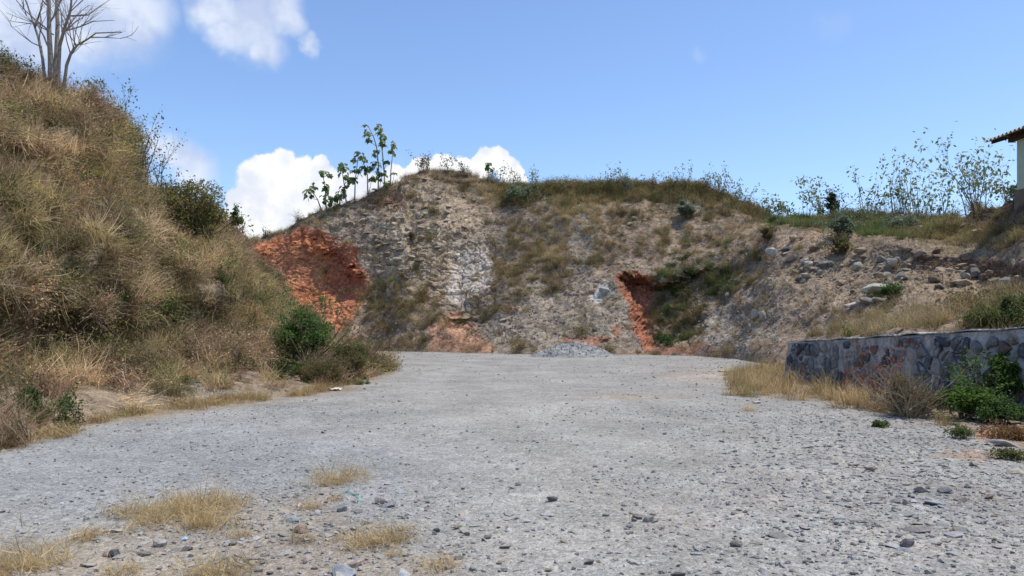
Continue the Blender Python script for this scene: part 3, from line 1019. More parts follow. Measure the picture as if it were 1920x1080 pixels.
scatter('scree', 'small broken stones lying all over the cut slope', pts + nn_ * (s * .1)[:, None], up_rot(nn_, .5, .7), scl, t, GRAVEL_SRC)

# ------------------------------------------------------------------ vegetation that nobody could count
def veg(hill, name, label, dens, src, smin, smax, tints, tilt=.35, follow=.4, tintfn=None):
    pts, nn, qx, qy = hill.sample(dens)
    n = len(pts)
    s = RNG.uniform(smin, smax, n)
    tt = np.array(tints)[RNG.integers(0, len(tints), n)] * RNG.uniform(.75, 1.25, (n, 1))
    if tintfn is not None: tt = tintfn(tt, qx, qy)
    scl = s[:, None] * RNG.uniform(.85, 1.15, (n, 3))
    return scatter(name, label, pts, up_rot(nn, tilt, follow), scl, tt, src)


def patchy(tt, qx, qy):
    q = np.stack([qx / 70., qy / 70., 0 * qx], 1)
    a = fbm(q, 3, .55, 5)[:, None]; b_ = fbm(q * 1.3 + 40, 3, .5, 6)[:, None]
    tt = tt * (1 + .7 * a) * np.array([1.30, 1.38, 1.58])
    k = sstep(.0, .35, b_)
    return tt * (1 - k) + tt * np.array([.86, .91, .74]) * k


lx, ly = LEFT.px, LEFT.py
ln_ = fbm(LEFT.A.reshape(-1, 3) * .55, 3, .5, 77).reshape(lx.shape)
vis = (lx > -420) & (np.arange(LEFT.nt)[:, None] > 2) & (np.arange(LEFT.nt)[:, None] < LEFT.front_rows + 30)
toe = sstep(765, 695, ly + 34 * ln_)
bare = ell(lx, ly, 450, 715, 130, 34, .5)
veg(LEFT, 'dry_grass', 'dry straw coloured grass covering the left hillside', vis * (toe * 9 + 1.6) * (1 - .8 * bare) * (.35 + .9 * sstep(-.3, .3, ln_)), SRC_DRY, .55, 1.3,
    [(1.35, 1.25, 1.18), (1.15, 1.0, .92), (1.6, 1.45, 1.3), (.98, .98, .72), (.95, .75, .68)], 1.1, .4, patchy)
veg(LEFT, 'undergrowth', 'tangled brown and olive brush over the left hillside', vis * toe * (1 - .7 * bare) * (2.2 + 3.2 * sstep(.25, -.35, ln_)), SRC_BRUSH, .5, 1.4,
    [(1.35, 1.2, 1.15), (1.05, .9, .88), (1.6, 1.42, 1.3), (1.1, 1.15, .8), (1.25, .98, .95)], .7, .5, patchy)
greenp = ell(lx, ly, 70, 500, 60, 40) + ell(lx, ly, 170, 640, 70, 45) + ell(lx, ly, 560, 670, 70, 60) + .8 * ell(lx, ly, 470, 500, 60, 50) + .6 * ell(lx, ly, 20, 370, 50, 30) + .5 * ell(lx, ly, 400, 640, 80, 50) + .5 * ell(lx, ly, 280, 560, 80, 40) + .4 * ell(lx, ly, 60, 790, 80, 40)
veg(LEFT, 'weeds', 'green leafy weeds growing in patches on the left hillside', vis * np.clip(greenp, 0, 1) * 5.0 + vis * toe * .35, SRC_WEED, .6, 1.15, [(1, 1, 1), (1.2, 1.1, .9), (.8, .85, .8)], .4, .4)

crest = sstep(0, 1, (np.arange(BACK.nt)[:, None] - (BACK.front_rows - 26)) / 18.0) * np.ones(BACK.nu)[None]
beyond = (np.arange(BACK.nt)[:, None] < BACK.front_rows + 9) * np.ones(BACK.nu)[None]
hill = beyond * (bx > 430) * (bx < 2150) * (1 - .95 * inpit)
gul_red = sstep(-4, 4, polydist(bx, by, [(1150, 524), (1190, 510), (1240, 520), (1215, 600), (1240, 660), (1200, 660), (1180, 600)]))
hill = hill * (1 - .9 * gul_red) * (1 - .93 * sstep(-5, 5, polydist(bx, by, BANK)))
rub = 1 - .85 * np.clip(ell(bx, by, 790, 440, 140, 100, .4) + ell(bx, by, 870, 520, 45, 80, .3) + ell(bx, by, 1060, 610, 170, 50, .4) + ell(bx, by, 1380, 610, 80, 50, .4), 0, 1)
right_face = sstep(1400, 1450, bx) * (1 - plate)
crestR = crest * sstep(910, 980, bx) * sstep(1445, 1400, bx)
patch = .9 * ell(bx, by, 1090, 395, 70, 36, .4) + .7 * ell(bx, by, 920, 370, 45, 26) + .8 * ell(bx, by, 985, 480, 70, 65) + .6 * ell(bx, by, 1040, 480, 30, 45) + .5 * ell(bx, by, 820, 570, 140, 40) \
    + .35 * ell(bx, by, 1200, 450, 150, 50) + .35 * ell(bx, by, 700, 650, 120, 12) + .5 * ell(bx, by, 930, 655, 50, 12) + .6 * ell(bx, by, 1640, 610, 120, 26) + .6 * ell(bx, by, 1860, 590, 120, 30)
fuzz = hill * (.65 + .35 * rub) * (1 - plate) * (1.3 + 2.2 * sstep(-.3, .4, bn)) * (bx < 1450) + hill * right_face * .5
d_dry = hill * rub * (.5 * (1 - .7 * right_face) + 6.5 * np.clip(patch, 0, 1) + 6.5 * crest * (bx < 1445) * (.4 + .6 * sstep(700, 950, bx)) + 3.2 * plate * sstep(1640, 1780, bx) + 1.6 * plate)


def straw(tt, qx, qy):
    k = np.clip(ell(qx, qy, 1090, 395, 60, 40) + ell(qx, qy, 920, 365, 45, 30) + ell(qx, qy, 1035, 480, 22, 40), 0, 1)[:, None]
    ol = np.clip(sstep(1620, 1760, qx) * sstep(490, 470, qy) + .5 * ell(qx, qy, 985, 480, 80, 70) + .6 * ell(qx, qy, 820, 570, 140, 50), 0, 1)[:, None]
    tt = tt * (1 - .6 * ol) + tt * np.array([.82, .86, .6]) * .6 * ol
    return tt * (1 + .35 * k)


veg(BACK, 'dry_grass', 'dry grass in patches over the quarried hill and plateau', d_dry, SRC_DRY, .55, 1.1, [(1, 1, 1), (.85, .85, .72), (.75, .8, .6), (1.1, 1.02, .9)], .4, .35, straw)
veg(BACK, 'dry_grass', 'thin withered weeds all over the face of the quarried hill', fuzz * 1.5, SRC_DRY, .28, .55, [(1.05, .95, .82), (.82, .82, .6), (.92, .76, .65), (1.25, 1.15, .95)], .9, .5)
d_br = hill * rub * (crestR * 2.8 + .20 * (1 - right_face) + .5 * ell(bx, by, 1200, 350, 240, 40) + .9 * ell(bx, by, 985, 360, 40, 30) + .5 * plate + 1.2 * ell(bx, by, 1880, 590, 70, 22) + 1.5 * ell(bx, by, 1265, 590, 60, 45) + .25 * ell(bx, by, 860, 560, 150, 60))
veg(BACK, 'undergrowth', 'olive and brown scrub along the top of the quarried hill', d_br, SRC_BRUSH, .7, 1.5, [(1.25, 1.3, 1.0), (1.1, 1.15, .85), (1.4, 1.25, 1.05), (1.0, 1.1, .8)], .4, .3)
d_gr = hill * (4.5 * ell(bx, by, 1310, 525, 75, 26, .4) + 3 * ell(bx, by, 1250, 560, 35, 40, .4) + 5 * ell(bx, by, 1490, 408, 55, 16, .4) + 4.5 * ell(bx, by, 1640, 425, 60, 20, .4) + 2.2 * ell(bx, by, 1700, 440, 50, 14)
               + 1.3 * plate * sstep(1750, 1600, bx) + 1.2 * ell(bx, by, 740, 530, 25, 20) + 1.2 * ell(bx, by, 1360, 480, 50, 25) + 1.0 * ell(bx, by, 1420, 480, 20, 15) + 1.0 * ell(bx, by, 1060, 370, 50, 22) + 1.1 * ell(bx, by, 1240, 350, 190, 22) + 1.0 * ell(bx, by, 1290, 620, 30, 30))
veg(BACK, 'green_grass', 'green grass on the plateau and above the red gully', d_gr, SRC_GREEN, .7, 1.35, [(1, 1, 1), (1.15, 1.1, .9), (.85, .95, .8)], .3, .2)
d_w = hill * (1.2 * ell(bx, by, 1310, 525, 70, 30) + .9 * ell(bx, by, 1260, 590, 50, 50) + .5 * crestR + .35 * plate * sstep(1780, 1650, bx) + .9 * ell(bx, by, 985, 365, 30, 25) + 1.6 * ell(bx, by, 1900, 585, 50, 20))
veg(BACK, 'weeds', 'green leafy weeds above the red gully and along the crest', d_w, SRC_WEED, .8, 1.5, [(1, 1, 1), (.9, 1, 1.1), (1.15, 1.1, .9)], .3, .2)


# dry grass lying on the yard: the trampled mat in the near left corner, the strip along the wall
def ground_grass(name, label, dens, polys, src, smin, smax, tints, tilt=.4):
    P_, W = [], []
    for poly, dn in polys:
        xs = [G(px, py).x for px, py in poly]; ys = [G(px, py).y for px, py in poly]
        x0, x1, y0, y1 = min(xs), max(xs), min(ys), max(ys)
        n = int((x1 - x0) * (y1 - y0) * dens * dn)
        x = RNG.uniform(x0, x1, n); y = RNG.uniform(y0, y1, n)
        p = np.stack([x, y, 0 * x], 1)
        nz_ = fbm(p * 1.7, 3, .5, 87)
        inside = polydist(x, y, list(zip(xs, ys))) + .55 * nz_ > .03
        inside &= RNG.random(n) < sstep(-.45, .25, nz_ + .1)
        P_.append(p[inside])
    p = np.concatenate(P_); n = len(p)
    p[:, 2] = ground_z(p)
    tt = np.array(tints)[RNG.integers(0, len(tints), n)] * RNG.uniform(.75, 1.25, (n, 1))
    return scatter(name, label, p, up_rot(np.tile([0, 0, 1.0], (n, 1)), tilt, 0), RNG.uniform(smin, smax, n)[:, None] * RNG.uniform(.85, 1.15, (n, 3)), tt, src)


ground_grass('dry_grass', 'trampled straw grass in the near left corner of the yard', 170,
             [([(-60, 1130), (-60, 1045), (150, 1000), (350, 940), (520, 922), (500, 940), (440, 985), (330, 1000), (190, 1030), (60, 1130)], 1.0),
              ([(330, 1000), (345, 950), (430, 955), (430, 1000)], .8), ([(580, 905), (680, 890), (690, 897), (590, 912)], .7),
              ([(630, 1012), (650, 998), (760, 1000), (765, 1018), (680, 1026)], .9), ([(330, 1100), (380, 1040), (440, 1060), (440, 1100)], .9),
              ([(100, 1130), (130, 1060), (260, 1060), (300, 1130)], .25)],
             SRC_FLAT, .45, 1.15, [(1.55, 1.5, 1.38), (1.3, 1.25, 1.12), (1.75, 1.68, 1.5)], 1.1)
ground_grass('dry_grass', 'tall dry grass standing along the foot of the stone wall', 9,
             [([(1365, 742), (1380, 700), (1460, 690), (1480, 720), (1560, 728), (1690, 750), (1800, 785), (1760, 798), (1690, 790), (1600, 772), (1500, 748), (1430, 742)], 1.0)],
             SRC_DRY, .3, 1.15, [(1.3, 1.22, 1.1), (1.05, .94, .82), (.85, .9, .64), (1.5, 1.38, 1.2)], .5)
ground_grass('dry_grass', 'low dry grass on the bare verge below the left hill', 55,
             [([(-60, 862), (0, 835), (120, 800), (350, 755), (560, 735), (720, 690), (730, 684), (700, 705), (600, 738), (500, 748), (350, 768), (200, 788), (60, 830)], 1.0)],
             SRC_LOW, .7, 2.0, [(1.2, 1.1, .95), (.9, .95, .65), (1.3, 1.2, 1.0), (1, .8, .68)], .9)
ground_grass('weeds', 'low green weeds at the edges of the yard', 3.0,
             [([(-40, 850), (0, 770), (60, 760), (120, 790), (40, 835)], .5), ([(640, 735), (660, 705), (725, 688), (715, 702), (690, 718)], 2.2), ([(1640, 800), (1700, 770), (1800, 790), (1900, 850), (1800, 812)], 1.3),
              ([(1370, 720), (1400, 700), (1500, 722), (1480, 735)], .8)],
             SRC_WEED, .25, .5, [(1, 1, 1), (1.3, 1.15, .8)], .4)

# ------------------------------------------------------------------ the stone retaining wall
def smear_mat(name, colr, mortar=(.29, .295, .30)):
    """dark stone with pale mortar smeared over parts of its face"""
    m = stone_mat(name, None, 6, .6, colr, .35)
    N, L = m.node_tree.nodes, m.node_tree.links
    d = [n for n in N if n.type == 'BSDF_PRINCIPLED'][0]
    src = d.inputs['Base Color'].links[0].from_socket
    tc = N.new('ShaderNodeTexCoord')
    f, v = noise_val(N, L, tc.outputs['Object'], 4.5, 7, 0, 1, .65)
    mr = N.new('ShaderNodeMapRange'); mr.inputs['From Min'].default_value = .53; mr.inputs['From Max'].default_value = .60
    mr.inputs['To Max'].default_value = .85
    L.new(f, mr.inputs['Value'])
    mx = N.new('ShaderNodeMix'); mx.data_type = 'RGBA'
    L.new(mr.outputs[0], mx.inputs[0]); L.new(src, mx.inputs[6]); mx.inputs[7].default_value = (*mortar, 1)
    L.new(mx.outputs[2], d.inputs['Base Color'])
    return m


def wall():
    A = Vector((8.16, 22.0, 0)); B = Vector((9.29, 9.0, 0))
    Lw = (B - A).length
    ux = (B - A).normalized(); nx = Vector((ux.y, -ux.x, 0))
    if nx.x > 0: nx = -nx                                  # face towards the yard
    root = empty('retaining_wall', A)
    tag(root, 'low retaining wall of dark rubble stones set in grey mortar', 'wall')

    def W(s, h, d):
        return ux * s + nx * d + Vector((0, 0, h))

    def top(s):
        return 1.13 + .45 * min(s / 9.03, 1.35)
    mort = stone_mat('mortar', None, 5, .9, (.33, .33, .33), .5)
    M = 200; H = 20
    V, Fc = [], []
    for i in range(M + 1):
        s = Lw * i / M
        for j in range(H + 1):
            h = -.35 + (top(s) - .045 + .35) * j / H
            k = .02 * float(fbm(np.array([[s * 2.5, h * 2.5, 3]]), 3)[0]) + .012 * float(fbm(np.array([[s * 9, h * 9, 1]]), 2)[0])
            V.append(tuple(W(s - .25 * (1 - max(h, 0) / 1.2) * max(0, 1 - s / .6), h, k + .03 * (1 - h))))
    for i in range(M):
        for j in range(H):
            a = i * (H + 1) + j
            Fc.append((a, a + H + 1, a + H + 2, a + 1))
    n0 = len(V)
    for i in range(M + 1):                                   # back and the far end
        s = Lw * i / M
        V.append(tuple(W(s, -.35, -.42))); V.append(tuple(W(s, top(s) - .045, -.42)))
    for i in range(M):
        a = n0 + 2 * i
        Fc.append((a, a + 1, a + 3, a + 2))
        t0 = i * (H + 1) + H
        Fc.append((t0, t0 + H + 1, a + 3, a + 1))
    for (i, flip) in ((0, 0), (M, 1)):
        for j in range(H):
            a = i * (H + 1) + j
            f0 = V[a]; f1_ = V[a + 1]
            b0 = len(V); s = Lw * i / M
            V.append((f0[0] - nx.x * .42, f0[1] - nx.y * .42, f0[2])); V.append((f1_[0] - nx.x * .42, f1_[1] - nx.y * .42, f1_[2]))
            Fc.append((a, a + 1, b0 + 1, b0) if not flip else (a + 1, a, b0, b0 + 1))
    link(bpy.data.objects.new('mortar', np_mesh('mortar', V, Fc, None, mort, False)), root)
    # coping of pale mortar
    mb = MB(); cp = []
    for i in range(M + 1):
        s = Lw * i / M
        w = .03 * float(fbm(np.array([[s * 3., 0, 0]]), 3)[0])
        z = top(s) + .035 * float(fbm(np.array([[s * 1.7, 5, 0]]), 4, .6)[0])
        cp += [W(s, z - .03, .035 + w), W(s, z - .004 + .006 * math.sin(i * 2.3), .03 + w), W(s, z, -.2), W(s, z, -.45), W(s, z - .05, -.46)]
    Fq = []
    for i in range(M):
        for k in range(4):
            a = i * 5 + k
            Fq.append((a, a + 5, a + 6, a + 1))
    Fq += [(0, 1, 2, 3), (M * 5 + 3, M * 5 + 2, M * 5 + 1, M * 5)]
    link(bpy.data.objects.new('coping', np_mesh('coping', [tuple(c) for c in cp], Fq, None, stone_mat('coping_mortar', None, 8, .8, (.36, .355, .34), .45))), root)
    # stones: clipped Voronoi cells
    r = random.Random(3)
    mats = [smear_mat('wall_stone', c) for c in ((.11, .115, .125), (.075, .08, .092), (.16, .16, .16), (.20, .198, .19), (.135, .10, .085), (.19, .115, .09), (.27, .265, .255))]
    seeds = []
    cell = .31
    ni, nj = int(Lw / cell) + 1, 6
    for i in range(-1, ni + 1):
        for j in range(-1, nj):
            seeds.append(((i + .5 + r.uniform(-.46, .46) + .5 * (j % 2)) * cell, (j + .5 + r.uniform(-.42, .42)) * cell * .98 - .12))
    count = 0
    for (sx, sy) in seeds:
        if not (0.05 < sx < Lw - .1) or not (-.1 < sy < top(sx) - .08) or count >= 290: continue
        poly = [(sx - .4, sy - .4), (sx + .4, sy - .4), (sx + .4, sy + .4), (sx - .4, sy + .4)]
        bounds = [((0, top(sx) - .07), (0, 1)), ((0.03, 0), (-1, 0)), ((0, -.2), (0, -1))]
        planes = []
        for (qx, qy) in seeds:
            dx, dy = qx - sx, qy - sy
            dd = math.hypot(dx, dy)
            if 0 < dd < 1.0: planes.append((((sx + qx) / 2, (sy + qy) / 2), (dx / dd, dy / dd)))
        if r.random() < .12: continue
        gap = r.choice((.010, .016, .024, .036, .055))
        for (c0, nn) in planes + bounds:
            res = []
            for k in range(len(poly)):
                p, q = poly[k], poly[(k + 1) % len(poly)]
                dp = (p[0] - c0[0]) * nn[0] + (p[1] - c0[1]) * nn[1] + gap
                dq = (q[0] - c0[0]) * nn[0] + (q[1] - c0[1]) * nn[1] + gap
                if dp <= 0: res.append(p)
                if (dp < 0) != (dq < 0) and dp != dq:
                    t = dp / (dp - dq); res.append((p[0] + t * (q[0] - p[0]), p[1] + t * (q[1] - p[1])))
            poly = res
            if len(poly) < 3: break
        if len(poly) < 3: continue
        # drop slivers, wobble the outline
        pol = []
        for k in range(len(poly)):
            p, q = poly[k], poly[(k + 1) % len(poly)]
            if math.hypot(p[0] - q[0], p[1] - q[1]) > .03:
                pol.append((p[0] + r.uniform(-.012, .012), p[1] + r.uniform(-.012, .012)))
                if math.hypot(p[0] - q[0], p[1] - q[1]) > .14:
                    pol.append(((p[0] + q[0]) / 2 + r.uniform(-.02, .02), (p[1] + q[1]) / 2 + r.uniform(-.02, .02)))
        if len(pol) < 4: continue
        cx = sum(p[0] for p in pol) / len(pol); cy = sum(p[1] for p in pol) / len(pol)
        pr = r.uniform(.035, .085); n = len(pol)
        V, Fc = [], []
        tilt = (r.uniform(-.08, .08), r.uniform(-.08, .08))
        for (sc_, dep) in ((1.0, -.06), (1.0, pr * .55), (.72, pr)):
            for p in pol:
                x, y = cx + (p[0] - cx) * sc_, cy + (p[1] - cy) * sc_
                V.append(tuple(W(x, y, dep + (tilt[0] * (x - cx) + tilt[1] * (y - cy) + r.uniform(-.006, .006) if dep > 0 else 0) + .03 * (1 - y))))
        V.append(tuple(W(cx, cy, pr * r.uniform(1.0, 1.25) + .03 * (1 - cy))))
        for lay in (0, 1):
            for k in range(n):
                a, b = lay * n + k, lay * n + (k + 1) % n
                Fc += [(a, b, b + n), (a, b + n, a + n)]
        for k in range(n):
            Fc.append((2 * n + k, 2 * n + (k + 1) % n, 3 * n))
        me = np_mesh('stone', V, Fc, None, r.choices(mats, (30, 26, 22, 14, 7, 5, 8))[0])
        link(bpy.data.objects.new('stone', me), root)
        count += 1


wall()

# ------------------------------------------------------------------ the house at the right edge
def simple_mat(name, col, rough=.8, scale=6, contrast=.15, bump=.15):
    return stone_mat(name, None, scale, bump, col, contrast)


def box_mesh(name, x0, x1, y0, y1, z0, z1, mat):
    V = [(x, y, z) for z in (z0, z1) for y in (y0, y1) for x in (x0, x1)]
    Fc = [(0, 2, 3, 1), (4, 5, 7, 6), (0, 1, 5, 4), (2, 6, 7, 3), (0, 4, 6, 2), (1, 3, 7, 5)]
    return np_mesh(name, V, Fc, None, mat)


def house():
    Y0 = 30.0
    e = P(1845, 266, Y0)                                       # far corner of the eave
    root = empty('house', (e.x + .85, Y0 - .7, 6.4))
    tag(root, 'pale green house with corrugated roof at the right edge of the plateau', 'house')
    o = root.location
    wallm = simple_mat('green_plaster', (.40, .46, .36), contrast=.08, scale=3)
    wood = simple_mat('dark_wood', (.075, .045, .032), contrast=.3, scale=12)
    roofm = simple_mat('roof_sheet', (.46, .43, .40), contrast=.3, scale=5)
    x1 = e.x + .85
    eave = e.z
    zt = eave - .02
    link(bpy.data.objects.new('wall', box_mesh('wall', 0, 7.0, -9.0, 0, .5, zt - .35 - o.z + .25, wallm)), root)
    link(bpy.data.objects.new('plinth', box_mesh('plinth', -.06, 7.06, -9.06, .06, -1.2, .497, simple_mat('plinth_concrete', (.16, .12, .09)))), root)
    link(bpy.data.objects.new('wall_plate', box_mesh('wall_plate', -.12, .06, -9.2, .35, zt - .37 - o.z + .27, zt - o.z + .07, wood)), root)
    # corrugated roof, waves running down the slope; the eave runs away from the camera
    V, Fc = [], []
    pitch = math.tan(math.radians(17)); wl = .235; n = 8; ny = int(10.6 / wl * n)
    for i in range(ny + 1):
        y = .75 - i * wl / n
        w = .045 * math.cos(2 * math.pi * i / n)
        for (x, dz) in ((-.85, 0), (1.2, 0), (3.6, 0), (7.8, -2.4 * pitch * 1.75)):
            zz = e.z - o.z + (x + .85) * pitch + w + (dz if x > 4 else 0)
            V.append((x, y, zz))
        for (x, dz) in ((-.85, 0), (1.2, 0), (3.6, 0), (7.8, -2.4 * pitch * 1.75)):
            V.append((x, y, e.z - o.z + (x + .85) * pitch + w + (dz if x > 4 else 0) - .012))
    for i in range(ny):
        a, b = i * 8, (i + 1) * 8
        for k in range(3):
            Fc.append((a + k, b + k, b + k + 1, a + k + 1)); Fc.append((a + 4 + k, a + 5 + k, b + 5 + k, b + 4 + k))
        Fc.append((a, a + 4, b + 4, b))
    for i in (0, ny):
        a = i * 8
        for k in range(3):
            Fc.append((a + k, a + k + 1, a + k + 5, a + k + 4))
    link(bpy.data.objects.new('roof', np_mesh('roof', V, Fc, None, roofm)), root)
    # rafters and purlins under the overhang
    mb_ = None
    for k in range(11):
        y = .55 - k * .95
        V, Fc = [], []
        for x in (-.62, 3.4):
            z = e.z - o.z + (x + .85) * pitch - .065
            V += [(x, y - .05, z), (x, y + .05, z), (x, y + .05, z - .13), (x, y - .05, z - .13)]
        Fc = [(0, 1, 5, 4), (1, 2, 6, 5), (2, 3, 7, 6), (3, 0, 4, 7), (0, 3, 2, 1), (4, 5, 6, 7)]
        link(bpy.data.objects.new('rafter', np_mesh('rafter', V, Fc, None, wood)), root)
    for x in (-.55, .5):
        z = e.z - o.z + (x + .85) * pitch - .062
        link(bpy.data.objects.new('batten', box_mesh('batten', x - .03, x + .03, -9.5, .72, z - .02, z + .012, wood)), root)


house()

# ------------------------------------------------------------------ rocks that can be told apart
ROCKS = [hull_rock('rock', 16 + 2 * (i % 4), .55 + .12 * (i % 4), 400 + i, M_STONE, .05) for i in range(12)]
PALE, TAN, GREYC, DARK, BROWN, BUFF = (.36, .315, .25), (.29, .23, .165), (.20, .185, .165), (.10, .095, .092), (.18, .13, .095), (.33, .265, .185)


def rock(hill, px, py, w, h, colr, label, group=None, cat='rock', seed=None, embed=.25, name='rock'):
    r = random.Random(int(px * 31 + py * 7))
    if hill is None:
        p = gpoint(px, py); n = Vector((0, 0, 1))
    else:
        p, n = hill.at(px, py)
    sw = S(w, p.y) * (1.25 if px > 1400 and hill is not None else 1.0); sh = S(h, p.y) * (1.2 if px > 1400 and hill is not None else .8 if hill is not None else 1.0)
    o = bpy.data.objects.new(name, ROCKS[r.randrange(len(ROCKS))])
    o.scale = (sw * 1.08, sw * r.uniform(.75, 1.05), sh * 1.5)
    o.rotation_euler = (r.uniform(-.25, .25), r.uniform(-.25, .25), r.choice((0, math.pi)) + r.uniform(-.45, .45))
    o.location = p + n * (sh * (.5 - embed))
    q = r.uniform(.85, 1.15)
    o.color = (colr[0] * q, colr[1] * q, colr[2] * q, 1)
    link(o)
    tag(o, label, cat, group)
    return o


SL = 'rocks on the right hand slope'
for a in [
    (1454, 480, 20, 32, (.40, .365, .30), 'tall white boulder standing out on the slope, under the tuft at the crest'),
    (1484, 487, 22, 14, TAN, 'flat tan rock just right of the tall white boulder'),
    (1474, 470, 20, 12, DARK, 'dark rock tucked behind the tall white boulder'),
    (1487, 450, 16, 11, BUFF, 'rounded buff rock high on the slope below the crest grass'),
    (1503, 450, 9, 8, BUFF, 'small buff stone beside the rounded buff rock below the crest'),
    (1528, 468, 18, 12, BROWN, 'brown wedge of rock left of the dark bush on the slope'),
    (1537, 460, 11, 16, PALE, 'small pale upright stone touching the brown wedge of rock'),
    (1511, 490, 16, 10, PALE, 'pale rock in the middle of the slope above a tan gully'),
    (1517, 500, 16, 12, PALE, 'second pale rock on the slope, just below its twin'),
    (1542, 497, 20, 11, GREYC, 'grey flat rock right of the two pale rocks'),
    (1555, 498, 14, 9, GREYC, 'small grey rock touching the grey flat rock'),
    (1513, 522, 24, 15, PALE, 'pale block with a black hollow at its foot, mid slope'),
    (1497, 526, 16, 10, DARK, 'dark stone left of the pale block mid slope'),
    (1505, 530, 11, 9, PALE, 'little pale stone under the pale block mid slope'),
    (1608, 503, 20, 17, (.34, .31, .26), 'white angular rock alone on the bare slope below the dark bush'),
    (1597, 493, 12, 8, PALE, 'small pale stone left of the lone white angular rock'),
    (1615, 474, 25, 13, BUFF, 'buff ledge of rock above the lone white angular rock'),
    (1618, 485, 16, 7, BROWN, 'brown sliver of rock below the buff ledge'),
    (1656, 487, 16, 13, GREYC, 'dark grey round rock at the left of the grey cluster'),
    (1668, 497, 22, 16, (.25, .235, .215), 'light grey block in the middle of the grey cluster'),
    (1680, 492, 14, 13, GREYC, 'small grey rock at the right of the grey cluster'),
    (1650, 502, 13, 6, PALE, 'flat pale chip under the dark grey round rock'),
    (1667, 517, 16, 11, PALE, 'pale stone below the light grey block'),
    (1652, 520, 14, 11, TAN, 'tan stone left of the pale stone under the grey cluster'),
    (1698, 509, 16, 8, PALE, 'flat whitish stone right of the grey cluster'),
    (1694, 521, 24, 11, GREYC, 'grey slab near the grassy slab, above the weeds'),
    (1656, 546, 68, 20, (.33, .315, .255), 'long pale green grey slab with a green tuft on it'),
    (1632, 551, 26, 13, BROWN, 'dark end of rock under the left tip of the long slab'),
    (1628, 570, 30, 19, (.35, .31, .275), 'pinkish white block below the long slab'),
    (1648, 567, 22, 12, PALE, 'small whitish block right of the pinkish white block'),
    (1600, 577, 26, 14, (.40, .33, .28), 'pinkish tan slab left of the pinkish white block'),
    (1581, 534, 20, 10, TAN, 'tan slab alone on the scree between two rock groups'),
    (1444, 527, 14, 7, PALE, 'pale chip on the scree far below the tall white boulder'),
    (1422, 590, 12, 22, (.34, .31, .265), 'left one of two white slabs set in the grey scree'),
    (1434, 594, 11, 18, (.34, .31, .265), 'right one of two white slabs set in the grey scree'),
    (1364, 552, 16, 8, (.55, .60, .55), 'whitish green chip on the edge of the green hollow'),
    (1306, 636, 8, 10, PALE, 'pale upright stone at the mouth of the red gully'),
    (1704, 470, 15, 10, BROWN, 'brown rock at the left end of the dark earth bank'),
    (1726, 478, 26, 13, TAN, 'tan rock poking out of the dark earth bank'),
    (1757, 475, 22, 15, BROWN, 'brown block under the turf of the dark earth bank'),
    (1742, 520, 28, 12, BROWN, 'long brown rock low in the rubble, left of the rounded pair'),
    (1752, 530, 30, 12, BROWN, 'brown slab at the bottom left of the rubble'),
    (1770, 512, 26, 18, TAN, 'big tan lump in the middle of the rubble'),
    (1785, 507, 22, 14, TAN, 'rounded tan rock on top of the big tan lump'),
    (1800, 511, 14, 8, PALE, 'small pale stone wedged between rubble rocks'),
    (1791, 531, 26, 12, TAN, 'tan half of a split boulder at the foot of the rubble'),
    (1806, 535, 28, 15, BUFF, 'long buff boulder with a shaded front at the foot of the rubble'),
    (1811, 522, 18, 11, PALE, 'pale wedge right of the big tan lump'),
    (1805, 500, 22, 9, BUFF, 'buff flat rock along the top of the rubble'),
    (1823, 505, 22, 13, BROWN, 'brown rock below the overhanging turf'),
    (1833, 514, 24, 15, GREYC, 'grey brown block in the right half of the rubble'),
    (1848, 522, 34, 14, BROWN, 'long leaning brown slab left of the big dark boulder'),
    (1862, 512, 26, 10, TAN, 'tan flat rock above the long leaning slab'),
    (1874, 528, 28, 14, TAN, 'tan rock touching the left side of the big dark boulder'),
    (1897, 533, 44, 30, (.19, .175, .175), 'big dark boulder with a flat grey top at the right edge'),
    (1915, 524, 30, 12, BUFF, 'buff rock behind the big dark boulder at the right edge'),
    (1760, 541, 18, 9, DARK, 'small dark rock at the very bottom of the rubble'),
]:
    rock(BACK, a[0], a[1], a[2], a[3], a[4], a[5], SL, 'rock')

PL = 'rocks on the grassy plateau'
for a in [
    (1538, 409, 22, 11, PALE, 'pale rock in the grass left of the plateau scrub'), (1544, 417, 16, 7, BUFF, 'flat buff rock in front of the pale plateau rock'),
    (1478, 400, 12, 6, (.55, .55, .52), 'white stone in the green crest grass'), (1452, 401, 7, 5, (.55, .55, .52), 'small white stone at the left end of the plateau'),
    (1712, 424, 18, 9, PALE, 'pale rock on the left of the grey stone heap'), (1726, 421, 22, 9, GREYC, 'grey slab on top of the grey stone heap'),
    (1722, 432, 20, 11, PALE, 'whitish block at the front of the grey stone heap'), (1736, 427, 20, 8, PALE, 'pale flat rock at the right of the grey stone heap'),
    (1706, 431, 14, 9, GREYC, 'small grey rock at the left foot of the grey stone heap'), (1717, 415, 14, 6, GREYC, 'small grey slab at the back of the grey stone heap'),
    (1805, 423, 16, 8, TAN, 'tan stone at the left of the flat pale rocks below the dark bank'), (1820, 428, 18, 8, BUFF, 'buff stone in the middle of the flat pale rocks below the dark bank'),
    (1842, 434, 30, 6, PALE, 'long flat pale rock below the dark bank at the right'), (1830, 420, 14, 6, TAN, 'small tan rock behind the flat pale rocks below the dark bank'),
    (1600, 398, 42, 12, (.24, .15, .115), 'reddish brown mound of rock on the plateau skyline'),
]:
    rock(BACK, a[0], a[1], a[2], a[3], a[4], a[5], PL, 'rock')

